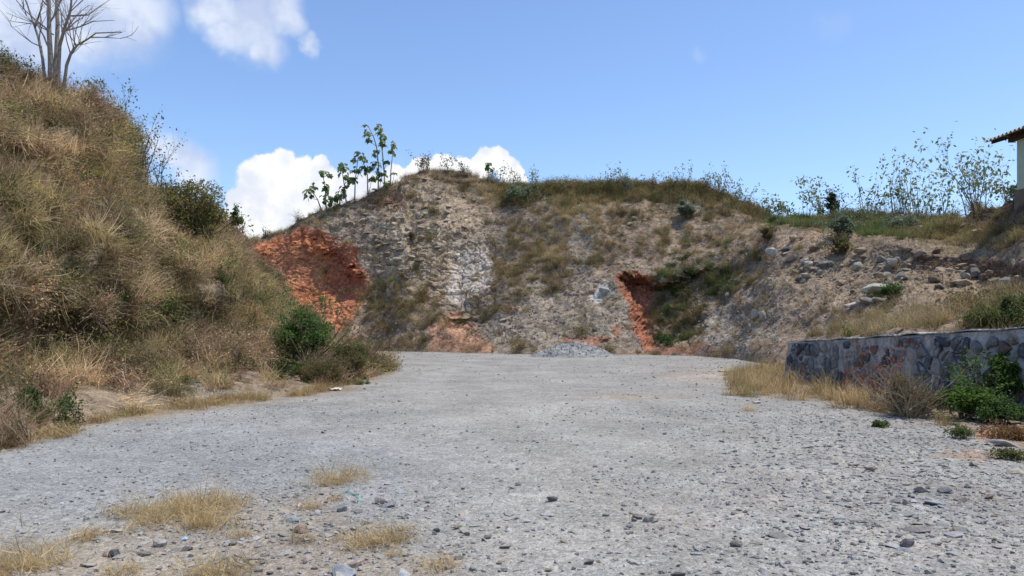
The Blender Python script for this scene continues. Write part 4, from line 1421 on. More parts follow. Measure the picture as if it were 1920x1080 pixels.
CL = 'rocks in the cliff face'
for a in [
    (1190, 411, 17, 9, BUFF, 'buff rock on top of a pair standing out under the crest scrub'), (1183, 420, 14, 9, PALE, 'pale rock at the bottom of the pair under the crest scrub'),
    (1208, 414, 13, 10, TAN, 'tan rock right of the buff pair under the crest scrub'), (1292, 462, 18, 9, TAN, 'tan rock low on the right half of the face'),
    (1178, 501, 9, 6, PALE, 'pale stone just above the red gully'),
    (742, 424, 26, 18, (.44, .37, .28), 'large smooth buff slab in the middle of the cliff face'), (768, 432, 20, 14, BUFF, 'buff block right of the large smooth slab'),
    (770, 458, 14, 18, (.40, .34, .28), 'rounded rock hanging in the black hollow of the cliff'), (655, 419, 22, 10, BUFF, 'buff ledge left on the cliff above the red hollow'),
    (697, 408, 18, 10, PALE, 'pale stone high in the left part of the cliff'), (682, 412, 14, 8, PALE, 'small pale stone beside the buff cliff ledges'),
    (712, 462, 24, 8, TAN, 'thin tan ledge below the large smooth slab'), (790, 445, 16, 11, BUFF, 'buff stone right of the black hollow in the cliff'),
    (803, 432, 14, 10, BUFF, 'buff stone halfway up the rubble strip of the cliff'), (798, 402, 14, 10, PALE, 'pale stone in the rubble strip of the cliff'),
    (818, 395, 14, 10, BUFF, 'buff stone at the right of the rubble strip'), (822, 378, 12, 9, TAN, 'tan stone at the top of the rubble strip'),
    (778, 387, 14, 9, BUFF, 'buff stone at the left of the rubble strip top'), (790, 417, 15, 9, TAN, 'tan stone in the middle of the rubble strip'),
    (784, 490, 18, 7, BROWN, 'brown ledge with a shadow below the black hollow'), (745, 488, 26, 9, (.38, .34, .28), 'greyish ledge at the bottom of the cliff rock'),
    (728, 476, 24, 8, TAN, 'tan broken ledge left below the large smooth slab'), (865, 330, 30, 5, BROWN, 'long brown stone lying below the hill top'),
    (945, 600, 16, 13, PALE, 'pale block low on the grey scree in the middle'), (1022, 602, 9, 6, PALE, 'white chip on the grey scree in the middle'),
    (1115, 620, 12, 9, DARK, 'dark stone above the grey gravel heap'), (1132, 545, 22, 20, (.33, .325, .30), 'pale grey outcrop left of the red gully'),
]:
    rock(BACK, a[0], a[1], a[2], a[3], a[4], a[5], CL, 'rock', embed=.32)

# shards and blocks of the cliff that nothing tells apart
rr = random.Random(19)
for k in range(85):
    px = rr.gauss(775, 60); py = 440 + (px - 775) * -.25 + rr.gauss(0, 45)
    if px < 680 or polydist(np.array([px]), np.array([py]), PIT)[0] > -8: continue
    w = rr.uniform(9, 18)
    cl, word = rr.choice(((TAN, 'tan'), (BUFF, 'buff'), (BUFF, 'buff'), (PALE, 'pale'), (BROWN, 'brown')))
    wh = 'high' if py < 430 else 'low'
    rock(BACK, px, py, w, w * rr.uniform(.35, .65), cl, '%s shard of rock sticking out %s on the weathered cliff face' % (word, wh), '%s shards %s on the cliff face' % (word, wh), embed=.3)
for k in range(70):
    px = rr.uniform(1440, 1900); py = 470 + (px - 1440) * .08 + abs(rr.gauss(0, 38))
    w = rr.uniform(6, 12)
    cl, word = rr.choice(((TAN, 'tan'), (BUFF, 'buff'), (GREYC, 'grey'), (PALE, 'pale'), (BROWN, 'brown')))
    wh = 'below the boulders' if py > 520 else 'among the boulders'
    rock(BACK, px, py, w, w * rr.uniform(.45, .7), cl, 'small %s stone lying loose %s of the right slope' % (word, wh), 'small %s stones %s of the right slope' % (word, wh))

# stones on the yard
YD = 'larger stones on the yard'
for a in [
    (642, 1076, 58, 20, (.30, .31, .32), 'pale blue grey flat stone at the bottom edge of the yard'), (668, 1060, 40, 18, (.33, .26, .22), 'brownish stone behind the pale blue grey flat stone'),
    (551, 978, 34, 13, (.28, .30, .305), 'light blue grey slab above the brown stone in the near grass'), (566, 997, 34, 15, (.25, .18, .13), 'brown stone among straw, below the light blue slab'),
    (712, 942, 26, 14, (.24, .20, .18), 'brown grey stone in the row right of the green cord'), (730, 948, 34, 12, (.29, .285, .28), 'grey stone leaning on the brown grey one near the cord'),
    (640, 958, 26, 13, (.28, .275, .265), 'pale round stone left of the dark pair near the cord'), (686, 984, 30, 13, PALE, 'whitish wedge shaped stone above the straw patch'),
    (672, 960, 22, 9, GREYC, 'flat grey stone between the pale round stone and the pair'), (1035, 939, 26, 13, (.15, .145, .14), 'dark stone alone on the pale track'),
    (1214, 975, 34, 13, (.22, .21, .20), 'dark half buried stone on the right of the track'), (1196, 970, 24, 12, GREYC, 'grey stone touching the dark half buried one'),
    (1700, 1024, 40, 17, (.15, .135, .13), 'dark brown stone on the near right of the yard'), (1272, 1078, 36, 12, DARK, 'black stone cut by the bottom edge of the yard'),
    (876, 1000, 14, 9, DARK, 'small black stone near the straw tuft'), (915, 1006, 18, 9, GREYC, 'small grey stone right of the small black stone'),
    (818, 995, 17, 9, DARK, 'small dark stone above the straw tuft'), (605, 813, 8, 6, DARK, 'black pebble far out on the left of the track'),
    (693, 812, 6, 4, DARK, 'tiny dark pebble right of the black pebble on the track'), (614, 796, 12, 4, PALE, 'flat pale chip behind the black pebble on the track'),
    (1380, 1022, 30, 12, GREYC, 'grey stone near the middle of the right foreground'), (1105, 1054, 24, 10, GREYC, 'grey stone at the lower middle of the yard'),
    (1730, 925, 44, 14, (.26, .25, .24), 'pale flat slab among the slabs at the right'), (1752, 946, 46, 11, (.26, .27, .29), 'bluish flat slab under the pale flat slab'),
    (1700, 947, 24, 13, (.36, .30, .275), 'pinkish stone left of the bluish flat slab'), (1800, 940, 28, 14, (.34, .28, .24), 'tan stone right of the bluish flat slab'),
    (1855, 937, 24, 11, (.25, .18, .14), 'brown stone at the right of the slabs'), (1680, 944, 26, 10, (.20, .195, .19), 'dark flat stone at the left of the slabs'),
    (1772, 926, 30, 15, (.22, .22, .22), 'dark grey stone between the pale and the tan slab'), (1880, 836, 60, 20, (.31, .275, .24), 'big pale rock slab by the weeds at the right edge'),
    (1632, 886, 22, 14, (.28, .215, .185), 'reddish grey stone on the right of the yard'), (1905, 888, 44, 10, PALE, 'pale flat slab at the right edge of the yard'),
    (1720, 995, 60, 8, GREYC, 'long thin grey slab in the right foreground'), (1790, 1004, 44, 9, (.33, .31, .31), 'flat pinkish grey slab in the right foreground'),
    (1830, 875, 30, 9, PALE, 'pale flat stone below the weeds on the right'), (215, 1040, 26, 16, DARK, 'dark stone in the straw of the near left corner'),
    (300, 1022, 32, 16, (.36, .33, .29), 'pale tan stone among the straw on the left'), (350, 1030, 26, 11, (.20, .19, .18), 'dark flat stone right of the pale tan stone'),
    (270, 1040, 30, 14, GREYC, 'grey stone left of the pale tan stone'), (128, 818, 14, 7, (.16, .11, .09), 'dark brown stone at the edge of the left verge'),
    (340, 742, 30, 10, (.16, .11, .075), 'dark brown clod on the left verge'), (485, 1068, 24, 10, (.34, .31, .265), 'pale stone near the bottom straw on the left'),
    (860, 1048, 22, 8, GREYC, 'flat grey stone right beside the straw tuft'), (1300, 838, 12, 5, (.5, .5, .48), 'white chip on the middle of the yard'),
    (1418, 757, 20, 8, PALE, 'pale stone at the foot of the wall grass'), (1445, 712, 22, 14, (.24, .235, .23), 'grey block at the end of the stone wall'),
    (1425, 705, 18, 10, GREYC, 'small grey block left of the block at the wall end'),
]:
    rock(None, a[0], a[1], a[2], a[3], a[4], a[5], YD, 'stone', embed=.18, name='stone')
for k in range(120):
    py = 800 + 275 * rr.random() ** .7
    px = rr.uniform(1000, 1900) if rr.random() < .65 else rr.uniform(420, 1000)
    if px < 1000 and py < 900: continue
    w = rr.uniform(9, 17) * (.6 + .6 * (py - 780) / 300)
    cl, word = rr.choice(((GREYC, 'grey'), (GREYC, 'grey'), ((.28, .27, .255), 'light grey'), ((.17, .165, .16), 'dark grey'), (TAN, 'tan')))
    wh = ('near left' if px < 1000 else 'near right' if px > 1400 else 'near middle') if py > 930 else ('far right' if px > 1400 else 'far middle')
    rock(None, px, py, w, w * rr.uniform(.3, .5), cl, 'small %s stone lying loose on the %s of the yard' % (word, wh), 'small %s stones on the %s of the yard' % (word, wh), 'stone', embed=.15, name='stone')

# gravel heaps
def heap(px0, px1, py, hpx, label, colr, seed):
    Y = CAMZ * F / (py - HY)
    c = P((px0 + px1) / 2, py, Y); L = S(px1 - px0, Y) / 2; H = S(hpx, Y)
    r = np.random.default_rng(seed)
    m, k = 60, 24
    th, ra = np.meshgrid(np.linspace(0, 2 * math.pi, m, endpoint=False), np.linspace(0, 1, k))
    x = ra * np.cos(th) * L; y = ra * np.sin(th) * L * .38
    z = H * (1 - ra ** 1.4) * (1 + .3 * np.cos(th * 3 + 1) * ra)
    p = np.stack([x, y, z], -1).reshape(-1, 3)
    p += .05 * fbm(p * 4 + seed, 3, .6, seed)[:, None] * np.array([1, 1, 2.2])
    p[:, 2] -= .03
    Fc = []
    for i in range(k - 1):
        for j in range(m):
            Fc.append((i * m + j, (i + 1) * m + j, (i + 1) * m + (j + 1) % m, i * m + (j + 1) % m))
    root = empty('gravel_pile', (c.x, c.y, 0.0))
    tag(root, label, 'gravel pile')
    link(bpy.data.objects.new('mound', np_mesh('mound', p, Fc, np.tile(np.array(colr), (len(p), 1)), M_HILL)), root)
    mb = MB()
    base = [me for me in ROCKS[:6]]
    for i in range(420):
        q = p[r.integers(0, len(p))]
        me = base[r.integers(0, 6)]
        V = np.array([v.co[:] for v in me.vertices]); Fq = np.array([t.vertices[:] for t in me.polygons])
        s = r.uniform(.05, .17)
        R = np.array(Euler(tuple(r.uniform(-2, 2, 3))).to_matrix())
        mb.add((V * s) @ R.T + q, Fq, np.array(colr) * r.uniform(.7, 1.35))
    o = mb.build('rubble', stone_mat('heap_stone', None), root); o['kind'] = 'stuff'
    return root


# heap stones take their colour from the vertices
heap(985, 1160, 669, 27, 'low heap of light grey crushed stone at the foot of the cut slope', (.29, .285, .265), 5)

# ------------------------------------------------------------------ plants that can be told apart
def grow(mb, p, d, ln, r0, depth, rd, col, tips, upk=.12, wob=.16, seg=5, kids=(3, 4), sides=5, spread=(.45, .95), nodes=None):
    pts, rad = [p.copy()], [r0]
    for k in range(seg):
        d = (d + Vector((rd.gauss(0, wob), rd.gauss(0, wob), rd.gauss(upk, wob * .6)))).normalized()
        p = p + d * ln / seg
        pts.append(p.copy()); rad.append(r0 * (1 - .62 * (k + 1) / seg))
        if nodes is not None: nodes.append((p.copy(), depth))
    mb.tube(pts, rad, np.array(col) * rd.uniform(.85, 1.15), sides if depth else 3, True)
    tips.append((p.copy(), d.copy()))
    if depth <= 0: return
    for k in range(rd.randint(*kids)):
        i = rd.randint(1, seg)
        q = pts[i]; dd = (pts[i] - pts[i - 1]).normalized()
        a = rd.uniform(*spread); ax = dd.orthogonal().normalized()
        ax.rotate(Matrix.Rotation(rd.uniform(0, 6.283), 3, dd))
        nd = (dd * math.cos(a) + ax * math.sin(a)).normalized()
        grow(mb, q, nd, ln * rd.uniform(.45, .75), rad[i] * rd.uniform(.5, .75), depth - 1, rd, col, tips, upk, wob, max(3, seg - 1), kids, sides, spread, nodes)


# --- the leafless tree on the left hill
def bare_tree():
    base, n = LEFT.at(103, 160)
    base.z -= .25
    root = empty('bare_tree', base)
    tag(root, 'leafless grey tree with many thin branches on top of the left hill', 'tree')
    Y = base.y
    rd = random.Random(4); root_t = MB(); col = (.27, .23, .19)

    def to(px, py, dy=0.0):
        return P(px, py, Y + dy) - base
    stems = [([(96, 165), (95, 110), (92, 60), (92, 10), (88, -60), (90, -110)], .085, 0), ([(104, 165), (106, 100), (108, 45), (106, 0), (112, -60), (118, -120)], .075, .3),
             ([(108, 160), (112, 85), (122, 50), (132, 20), (135, -10), (140, -70)], .055, -.3), ([(86, 160), (80, 110), (72, 70), (60, 35), (50, 5), (30, -40)], .048, .2),
             ([(118, 165), (125, 122), (133, 100), (145, 85), (165, 73), (180, 62), (228, 60)], .048, -.2)]
    lim = []
    for pts, r0, dy in stems:
        q = [to(x, y, dy * i / 3.0) for i, (x, y) in enumerate(pts)]
        q[0].z -= .2
        m = len(q)
        mb = MB()
        mb.tube(q, [r0 * (1 - .72 * i / (m - 1)) for i in range(m)], col, 7)
        tips = []
        for k in range(2 if r0 > .2 else 7):
            i = rd.randint(2, m - 1); t = rd.random()
            p = q[i - 1].lerp(q[i], t); dd = (q[i] - q[i - 1]).normalized()
            side = Vector((rd.choice((-1, 1)) * rd.uniform(.5, 1), rd.uniform(-.6, .6), rd.uniform(.3, .9))).normalized()
            grow(mb, p, (dd * .5 + side).normalized(), rd.uniform(.9, 1.7), r0 * (1 - .72 * i / m) * .45, 2, rd, col, tips, .07, .13, 5, (2, 3), 4)
        mb.build('trunk' if r0 > .06 else 'limb', M_BARK, root)
    for pts in ([(78, 88), (60, 80), (40, 65), (22, 50)], [(100, 65), (85, 55), (65, 45), (50, 30)], [(115, 60), (150, 50), (175, 40), (215, 38)], [(170, 70), (195, 70), (225, 72)], [(134, 30), (165, 28), (190, 10), (205, 0)]):
        mb = MB(); q = [to(x, y, rd.uniform(-.4, .4) * i / 2) for i, (x, y) in enumerate(pts)]
        mb.tube(q, [.026 * (1 - .75 * i / (len(q) - 1)) for i in range(len(q))], col, 4)
        tips = []
        for k in range(3):
            i = rd.randint(1, len(q) - 1)
            grow(mb, q[i], (q[i] - q[i - 1]).normalized() + Vector((0, 0, .4)), rd.uniform(.4, .8), .012, 1, rd, col, tips, .1, .15, 4, (2, 2), 3)
        mb.build('limb', M_BARK, root)


bare_tree()


def leaf_cloud(mb, centres, radii, n, size, cols, g, outward=.7, aspect=.5, squash=.8):
    """leaves gathered in uneven clumps"""
    k = g.integers(0, len(centres), n)
    v = g.normal(size=(n, 3)); v /= np.linalg.norm(v, axis=1)[:, None]
    rad = g.random(n) ** .45
    c = np.array(centres)[k] + v * (rad * np.array(radii)[k])[:, None] * np.array([1, 1, squash])
    D = v * outward + g.normal(0, .6, (n, 3)) + np.array([0, 0, -.1])
    Nn = g.normal(0, .5, (n, 3)) + v * .5 + np.array([0, 0, .9])
    lc = np.array(cols)[g.integers(0, len(cols), n)] * g.uniform(.65, 1.35, (n, 1))
    mb.leaves(c, D, Nn, size * g.uniform(.6, 1.3, n), size * aspect * g.uniform(.7, 1.3, n), lc)


def bush(name, label, cat, base, rx, rz, n, leaf, cols, seed, group=None, twigcol=(.13, .10, .075), stems=14, clumps=26, ry=None, hollow=.35, stemlen=1.0):
    base = Vector(base)
    root = empty(name, base)
    tag(root, label, cat, group)
    g = np.random.default_rng(seed); rd = random.Random(seed)
    ry = ry or rx
    ms = MB(); tips = []
    for k in range(stems):
        a = rd.uniform(0, 6.283); el = rd.uniform(.35, 1.4)
        d = Vector((math.cos(a) * math.cos(el), math.sin(a) * math.cos(el), math.sin(el)))
        grow(ms, Vector((rd.gauss(0, .1 * rx), rd.gauss(0, .1 * rx), -.1)), d, rz * rd.uniform(.7, 1.1) * stemlen * (.75 + .5 * abs(math.cos(el)) * rx / rz), .012 + .012 * rz, 1, rd, twigcol, tips, .08, .18, 4, (2, 4), 4)
    ms.build('stem', M_BARK, root)
    cen, rad = [], []
    for k in range(clumps):
        v = g.normal(size=3); v /= np.linalg.norm(v); v[2] = abs(v[2]) if rd.random() < .8 else v[2] * .4
        q = hollow + (1 - hollow) * g.random() ** .6
        cen.append(np.array([v[0] * rx * q * .85, v[1] * ry * q * .85, rz * .42 + v[2] * rz * .5 * q]))
        rad.append(rx * g.uniform(.18, .36))
    mf = MB()
    leaf_cloud(mf, cen, rad, n, leaf, cols, g)
    tp = np.array([t[0][:] for t in tips])
    leaf_cloud(mf, tp, np.full(len(tp), leaf * 1.6), n // 5, leaf, cols, g)
    mf.build('foliage', M_LEAF, root)
    return root


OLIVE = [(.17, .165, .055), (.13, .145, .042), (.21, .175, .075), (.10, .11, .034)]
DEEP = [(.06, .12, .026), (.08, .145, .034), (.048, .092, .02), (.11, .17, .048)]
GREYG = [(.14, .17, .10), (.10, .135, .08), (.18, .20, .125)]
RUST = [(.19, .125, .055), (.14, .11, .045), (.22, .16, .08)]
LIME = [(.13, .22, .035), (.10, .18, .03), (.17, .26, .055), (.07, .125, .022)]

b, _ = LEFT.at(368, 455)
bush('bush', 'large rounded olive bush on the shoulder of the left hill', 'bush', (b.x, b.y - .3, b.z - .5), S(76, b.y), S(158, b.y), 8000, .10, [(.24, .215, .08), (.19, .185, .065), (.30, .245, .11), (.15, .15, .05)], 11, clumps=44, stems=20, stemlen=.72)
b, _ = LEFT.at(570, 688)
bush('bush', 'bright dark green bush at the foot of the left hill', 'bush', (b.x, b.y + .2, b.z - .1), S(62, b.y), S(122, b.y), 6200, .085, [(.10, .18, .04), (.13, .21, .05), (.075, .135, .03), (.17, .23, .07)], 12, clumps=46, hollow=.2, ry=S(46, b.y), stems=22, stemlen=1.25)
b, _ = LEFT.at(650, 705)
bush('bush', 'low olive and rust bush at the tip of the left hill', 'bush', (b.x, b.y, b.z - .1), S(52, b.y), S(72, b.y), 6000, .06, OLIVE + RUST + DEEP[:1], 13, clumps=34, ry=S(40, b.y))
b, _ = LEFT.at(600, 715)
bush('bush', 'rust brown low shrub in front of the bright green bush', 'bush', (b.x, b.y, b.z - .1), S(48, b.y), S(46, b.y), 3600, .055, RUST + OLIVE, 14, clumps=22)
b, _ = LEFT.at(535, 590)
bush('bush', 'grey green sprig beside the red hollow on the left hill', 'bush', (b.x, b.y, b.z - .1), S(18, b.y), S(46, b.y), 900, .10, GREYG, 15, clumps=10, stems=6)
b, _ = LEFT.at(437, 440)
bush('bush', 'narrow dark climber on the right edge of the round olive bush', 'bush', (b.x, b.y + .3, b.z - .2), S(11, b.y), S(72, b.y), 500, .17, DEEP, 16, clumps=12, stems=5)


def wispy(name, label, cat, base, h, spread, seed, leaf, nleaf, cols, stems=4, group=None, twigcol=(.17, .14, .10), depth=2, upk=.1, kids=(2, 4)):
    """thin open plant: stems with scattered leaves along them"""
    base = Vector(base)
    root = empty(name, base); tag(root, label, cat, group)
    rd = random.Random(seed); g = np.random.default_rng(seed)
    nodes, tips = [], []
    for k in range(stems):
        ms = MB()
        a = rd.uniform(0, 6.283)
        d = Vector((math.cos(a) * spread, math.sin(a) * spread, 1)).normalized()
        grow(ms, Vector((rd.gauss(0, .05 * h), rd.gauss(0, .05 * h), -.1)), d, h * rd.uniform(.55, .95), .006 + .008 * h, depth, rd, twigcol, tips, upk, .12, 5, kids, 4, (.3, .8), nodes)
        ms.build('stem', M_BARK, root)
    cand = np.array([q[0][:] for q in nodes if q[1] < depth or q[0].z > h * .35])
    c = cand[g.integers(0, len(cand), nleaf)] + g.normal(0, leaf * .5, (nleaf, 3))
    D = g.normal(size=(nleaf, 3)) + np.array([0, 0, -.5]); Nn = g.normal(0, .5, (nleaf, 3)) + np.array([0, -.3, .8])
    lc = np.array(cols)[g.integers(0, len(cols), nleaf)] * g.uniform(.7, 1.3, (nleaf, 1))
    mf = MB(); mf.leaves(c, D, Nn, leaf * g.uniform(.6, 1.3, nleaf), leaf * .5 * g.uniform(.7, 1.3, nleaf), lc)
    mf.build('foliage', M_LEAF, root)
    return root


def on(hill, px, py, dz=-.05):
    p, _ = hill.at(px, py); return (p.x, p.y, p.z + dz)


for k, (px, py, hpx, sp, lab) in enumerate([
    (215, 230, 75, .5, 'thin grey shrub leaning out from the top right shoulder of the left hill'), (300, 340, 130, .35, 'tall wispy shrub with airy leaves against the small cloud'),
    (262, 330, 110, .3, 'wispy shrub below the shoulder of the left hill'), (240, 290, 60, .5, 'small thin shrub in the notch of the left hill'), (330, 350, 70, .4, 'thin shrub left of the round olive bush'),
    (160, 185, 45, .5, 'low leafy shrub right of the leafless tree'), (45, 140, 38, .5, 'low leafy shrub left of the leafless tree'), (10, 130, 40, .5, 'dark leafy shrub at the left edge of the hilltop'),
    (285, 330, 90, .4, 'wispy shrub with bare twigs beside the tall one')]):
    b = on(LEFT, px, py)
    wispy('shrub', lab, 'shrub', b, S(hpx, b[1]), sp, 50 + k, .10, 150 if hpx > 60 else 150, OLIVE + GREYG, 4, 'thin shrubs on the left skyline')

# --- big leaved saplings on the hilltop
def sapling(label, Y, stem_px, clusters, seed, leafpx=10, group='big leaved saplings on the hilltop', name='sapling', cols=None, thick=1.5):
    b = P(*stem_px[0], Y)
    base, _ = BACK.at(*stem_px[0])
    Yb = base.y
    root = empty(name, base); tag(root, label, 'sapling', group)
    rd = random.Random(seed); g = np.random.default_rng(seed)
    cols = cols or [(.15, .22, .07), (.10, .16, .045), (.21, .26, .10), (.25, .26, .15)]
    q = [P(x, y, Yb + rd.uniform(-.15, .15) * i) - base for i, (x, y) in enumerate(stem_px)]
    q[0].z -= .25
    m = len(q)
    mt = MB(); r0 = S(thick, Yb)
    mt.tube(q, [r0 * (1 - .6 * i / (m - 1)) for i in range(m)], (.24, .21, .17), 5)
    mt.build('trunk', M_BARK, root)
    for (px, py, rp) in clusters:
        c = P(px, py, Yb + rd.uniform(-.3, .3)) - base
        # nearest lower point of the stem
        best = min(range(m), key=lambda i: (q[i] - c).length + (3 if q[i].z > c.z + .05 else 0))
        mbn = MB()
        if (q[best] - c).length > .12:
            mid = q[best].lerp(c, .6) + Vector((0, 0, -.05))
            mbn.tube([q[best], mid, c], [r0 * .4, r0 * .32, r0 * .22], (.22, .19, .14), 4)
        n = max(7, int(rp * 1.25))
        L = S(leafpx, Yb); R = S(rp, Yb)
        v = g.normal(size=(n, 3)); v /= np.linalg.norm(v, axis=1)[:, None]
        cc = np.array(c[:]) + v * np.array([.6, .6, .85]) * R * g.random((n, 1)) + np.array([0, 0, .25 * R])
        D = v * np.array([1, 1, .4]) + np.array([0, 0, -.95]); Nn = v * .4 + np.array([0, -.4, .8]) + g.normal(0, .3, (n, 3))
        mbn.leaves(cc, D, Nn, L * g.uniform(.7, 1.25, n), L * .78 * g.uniform(.8, 1.2, n), np.array(cols)[g.integers(0, len(cols), n)] * g.uniform(.75, 1.3, (n, 1)), .15)
        mbn.build('leaf_cluster', M_LEAF, root)
    return root


sapling('leaning sapling with two leaf clumps at the left end of the hilltop row', 57, [(604, 392), (596, 375), (588, 362)], [(581, 360, 13), (588, 352, 10), (577, 368, 9)], 1)
sapling('short sapling with one high round clump left on the hilltop', 57, [(612, 390), (610, 355), (606, 330)], [(606, 325, 11), (611, 354, 14), (619, 328, 5), (608, 372, 10)], 2)
sapling('bushy dark sapling low on the left of the hilltop', 57, [(636, 383), (638, 370), (642, 360)], [(640, 368, 14), (628, 372, 13), (645, 355, 9), (618, 374, 10)], 3)
sapling('sapling with one long drooping clump, third along the hilltop', 57, [(650, 380), (646, 350), (642, 325)], [(641, 315, 15), (648, 332, 11), (654, 342, 9)], 4)
sapling('sapling with paired leaf clumps in the middle of the hilltop row', 57, [(665, 376), (666, 340), (672, 290)], [(675, 288, 13), (668, 322, 13), (664, 335, 8), (684, 300, 5)], 5)
sapling('slim sapling left of the tallest one on the hilltop', 57, [(690, 364), (689, 330), (680, 300)], [(683, 318, 12), (692, 315, 9), (664, 300, 6), (697, 334, 8)], 6)
sapling('tallest sapling with high airy clumps on the hilltop', 57, [(709, 358), (710, 310), (706, 275), (700, 255), (690, 236)], [(691, 250, 12), (693, 262, 8), (704, 286, 9), (705, 308, 10), (686, 234, 5), (716, 330, 14)], 7)
sapling('second tallest sapling with stacked clumps on the hilltop', 57, [(722, 352), (720, 320), (717, 285), (712, 250), (708, 238)], [(709, 240, 9), (713, 250, 9), (718, 262, 11), (717, 271, 8), (714, 328, 13), (724, 304, 8)], 8)
sapling('sapling with one clump far out to the right on the hilltop', 57, [(732, 350), (733, 320), (736, 290)], [(738, 273, 10), (734, 284, 7), (726, 345, 9), (740, 325, 5)], 9)
sapling('lone small sapling with a dark leaf clump on the hill crest', 57, [(917, 350), (917, 330), (916, 318)], [(916, 308, 9), (918, 315, 7)], 10)

# --- weeds standing along the crest of the quarried hill
CW = 'tall weeds along the crest of the quarried hill'
OLIVE2 = [(.24, .235, .085), (.19, .205, .07), (.29, .25, .12)]; GREYG2 = [(.21, .24, .15), (.17, .20, .12), (.26, .28, .18)]
crest_labels = [
    (785, 322, 34, 'dry twiggy weed at the very top of the hill', RUST), (800, 320, 30, 'dry feathery weed just right of the hill top', RUST), (840, 326, 26, 'grey weed right of the hill top', GREYG2),
    (872, 335, 30, 'thin grey weed on the slope right of the hill top', GREYG2), (935, 350, 36, 'pale grass like weed right of the lone sapling', GREYG2), (962, 352, 30, 'olive weed beside the grey green shrub on the crest', OLIVE2),
    (1008, 358, 32, 'tall thin weed between the grey shrub and the straw grass', OLIVE2), (1055, 362, 34, 'olive weed above the straw grass of the crest', OLIVE2), (1130, 365, 32, 'leafy weed left of the middle of the crest scrub', OLIVE2),
    (1150, 366, 38, 'tall leafy weed in the middle of the crest scrub', OLIVE2), (1172, 366, 44, 'tallest grey green weed in the middle of the crest scrub', GREYG2), (1186, 366, 40, 'grey green weed right of the tallest middle one', GREYG2),
    (1222, 362, 34, 'thin weed with dry tops right of the middle of the crest', RUST), (1262, 358, 32, 'olive weed on the broad right part of the crest', OLIVE2), (1290, 358, 34, 'small leafy weed on the broad right part of the crest', OLIVE2),
    (1330, 362, 40, 'leafy weed left of the twin tall weeds', OLIVE2), (1352, 368, 48, 'left one of the twin tall weeds on the crest', OLIVE2), (1362, 370, 44, 'right one of the twin tall weeds on the crest', OLIVE2),
    (1384, 384, 40, 'open weed with round leaves where the crest drops', GREYG2), (1398, 392, 34, 'last weed at the right end of the crest', OLIVE2)]
for k, (px, py, hp, lab, cl) in enumerate(crest_labels):
    b = on(BACK, px, py)
    wispy('weed', lab, 'weed', b, S(hp, b[1]) * 1.15, .35, 120 + k, .17, 150, cl, 4, CW, depth=1, kids=(2, 3))
b = on(BACK, 975, 385); bush('shrub', 'grey green round shrub on the crest above the dark scree', 'shrub', b, S(26, b[1]), S(48, b[1]), 1500, .17, [(.20, .24, .14), (.16, .20, .11), (.25, .27, .17)], 31, clumps=16, stems=8)
b = on(BACK, 1285, 412); bush('shrub', 'blue green shrub hanging below the crest scrub', 'shrub', b, S(16, b[1]), S(40, b[1]), 1200, .17, [(.16, .21, .14), (.20, .25, .17), (.12, .16, .11)], 32, clumps=12, stems=8)
b = on(BACK, 1578, 478); bush('shrub', 'dark brown green shrub on the edge of the bare slope', 'shrub', b, S(19, b[1]), S(36, b[1]), 2400, .12, RUST + OLIVE, 33, clumps=14, stems=10)
b = on(BACK, 1580, 445); bush('shrub', 'blue green shrub on the plateau edge above the dark one', 'shrub', b, S(22, b[1]), S(44, b[1]), 1800, .14, [(.15, .20, .125), (.19, .24, .15), (.12, .16, .10)], 34, clumps=14, stems=8)
b = on(BACK, 1438, 452); bush('shrub', 'small dark tuft of shrub at the left top of the bare slope', 'shrub', b, S(13, b[1]), S(28, b[1]), 1200, .12, OLIVE + RUST, 35, clumps=8, stems=8)
b = on(BACK, 1672, 558); bush('shrub', 'dense green tuft growing on the long pale slab', 'shrub', b, S(22, b[1]), S(26, b[1]), 1800, .085, DEEP, 36, clumps=12, stems=8)
b = on(BACK, 1905, 600); bush('shrub', 'green shrub behind the wall at the right edge', 'shrub', b, S(34, b[1]), S(50, b[1]), 2600, .07, DEEP + OLIVE, 37, clumps=18, stems=10)
b = on(BACK, 1845, 612); bush('shrub', 'dark green shrub behind the coping of the wall', 'shrub', b, S(46, b[1]), S(36, b[1]), 2600, .06, DEEP + OLIVE, 38, clumps=20, stems=10)
for (hx, hy, hs, hl) in ((1908, 366, 30, 'grey twiggy shrub on the dark bank under the green house'), (1885, 378, 26, 'small twiggy shrub on the dark bank left of the house'), (1930, 360, 34, 'twiggy shrub at the foot of the house wall')):
    b = on(BACK, hx, hy); wispy('shrub', hl, 'shrub', b, S(hs, b[1]), .6, int(hx), .11, 110, [(.21, .20, .14), (.26, .23, .17)], 6, twigcol=(.26, .22, .18))
b = on(BACK, 1690, 432); bush('shrub', 'pale flowering scrub in front of the grey stone heap', 'shrub', b, S(34, b[1]), S(26, b[1]), 1800, .13, GREYG + [(.28, .30, .22)], 39, clumps=18, stems=10)
b = on(BACK, 1562, 392 + 12); bush('shrub', 'dark pointed shrub on the plateau skyline', 'shrub', b, S(15, b[1]), S(52, b[1]), 1500, .17, [(.045, .07, .03), (.06, .085, .04)], 40, clumps=14, stems=7)
b = on(BACK, 500, 440); wispy('weed', 'tiny weed on the skyline above the red hollow', 'weed', b, S(18, b[1]), .5, 160, .15, 90, GREYG, 4)
b = on(BACK, 1600, 418); bush('shrub', 'grey olive scrub mound in the middle of the plateau', 'shrub', b, S(50, b[1]), S(26, b[1]), 2600, .12, GREYG + OLIVE, 41, clumps=24, stems=12)

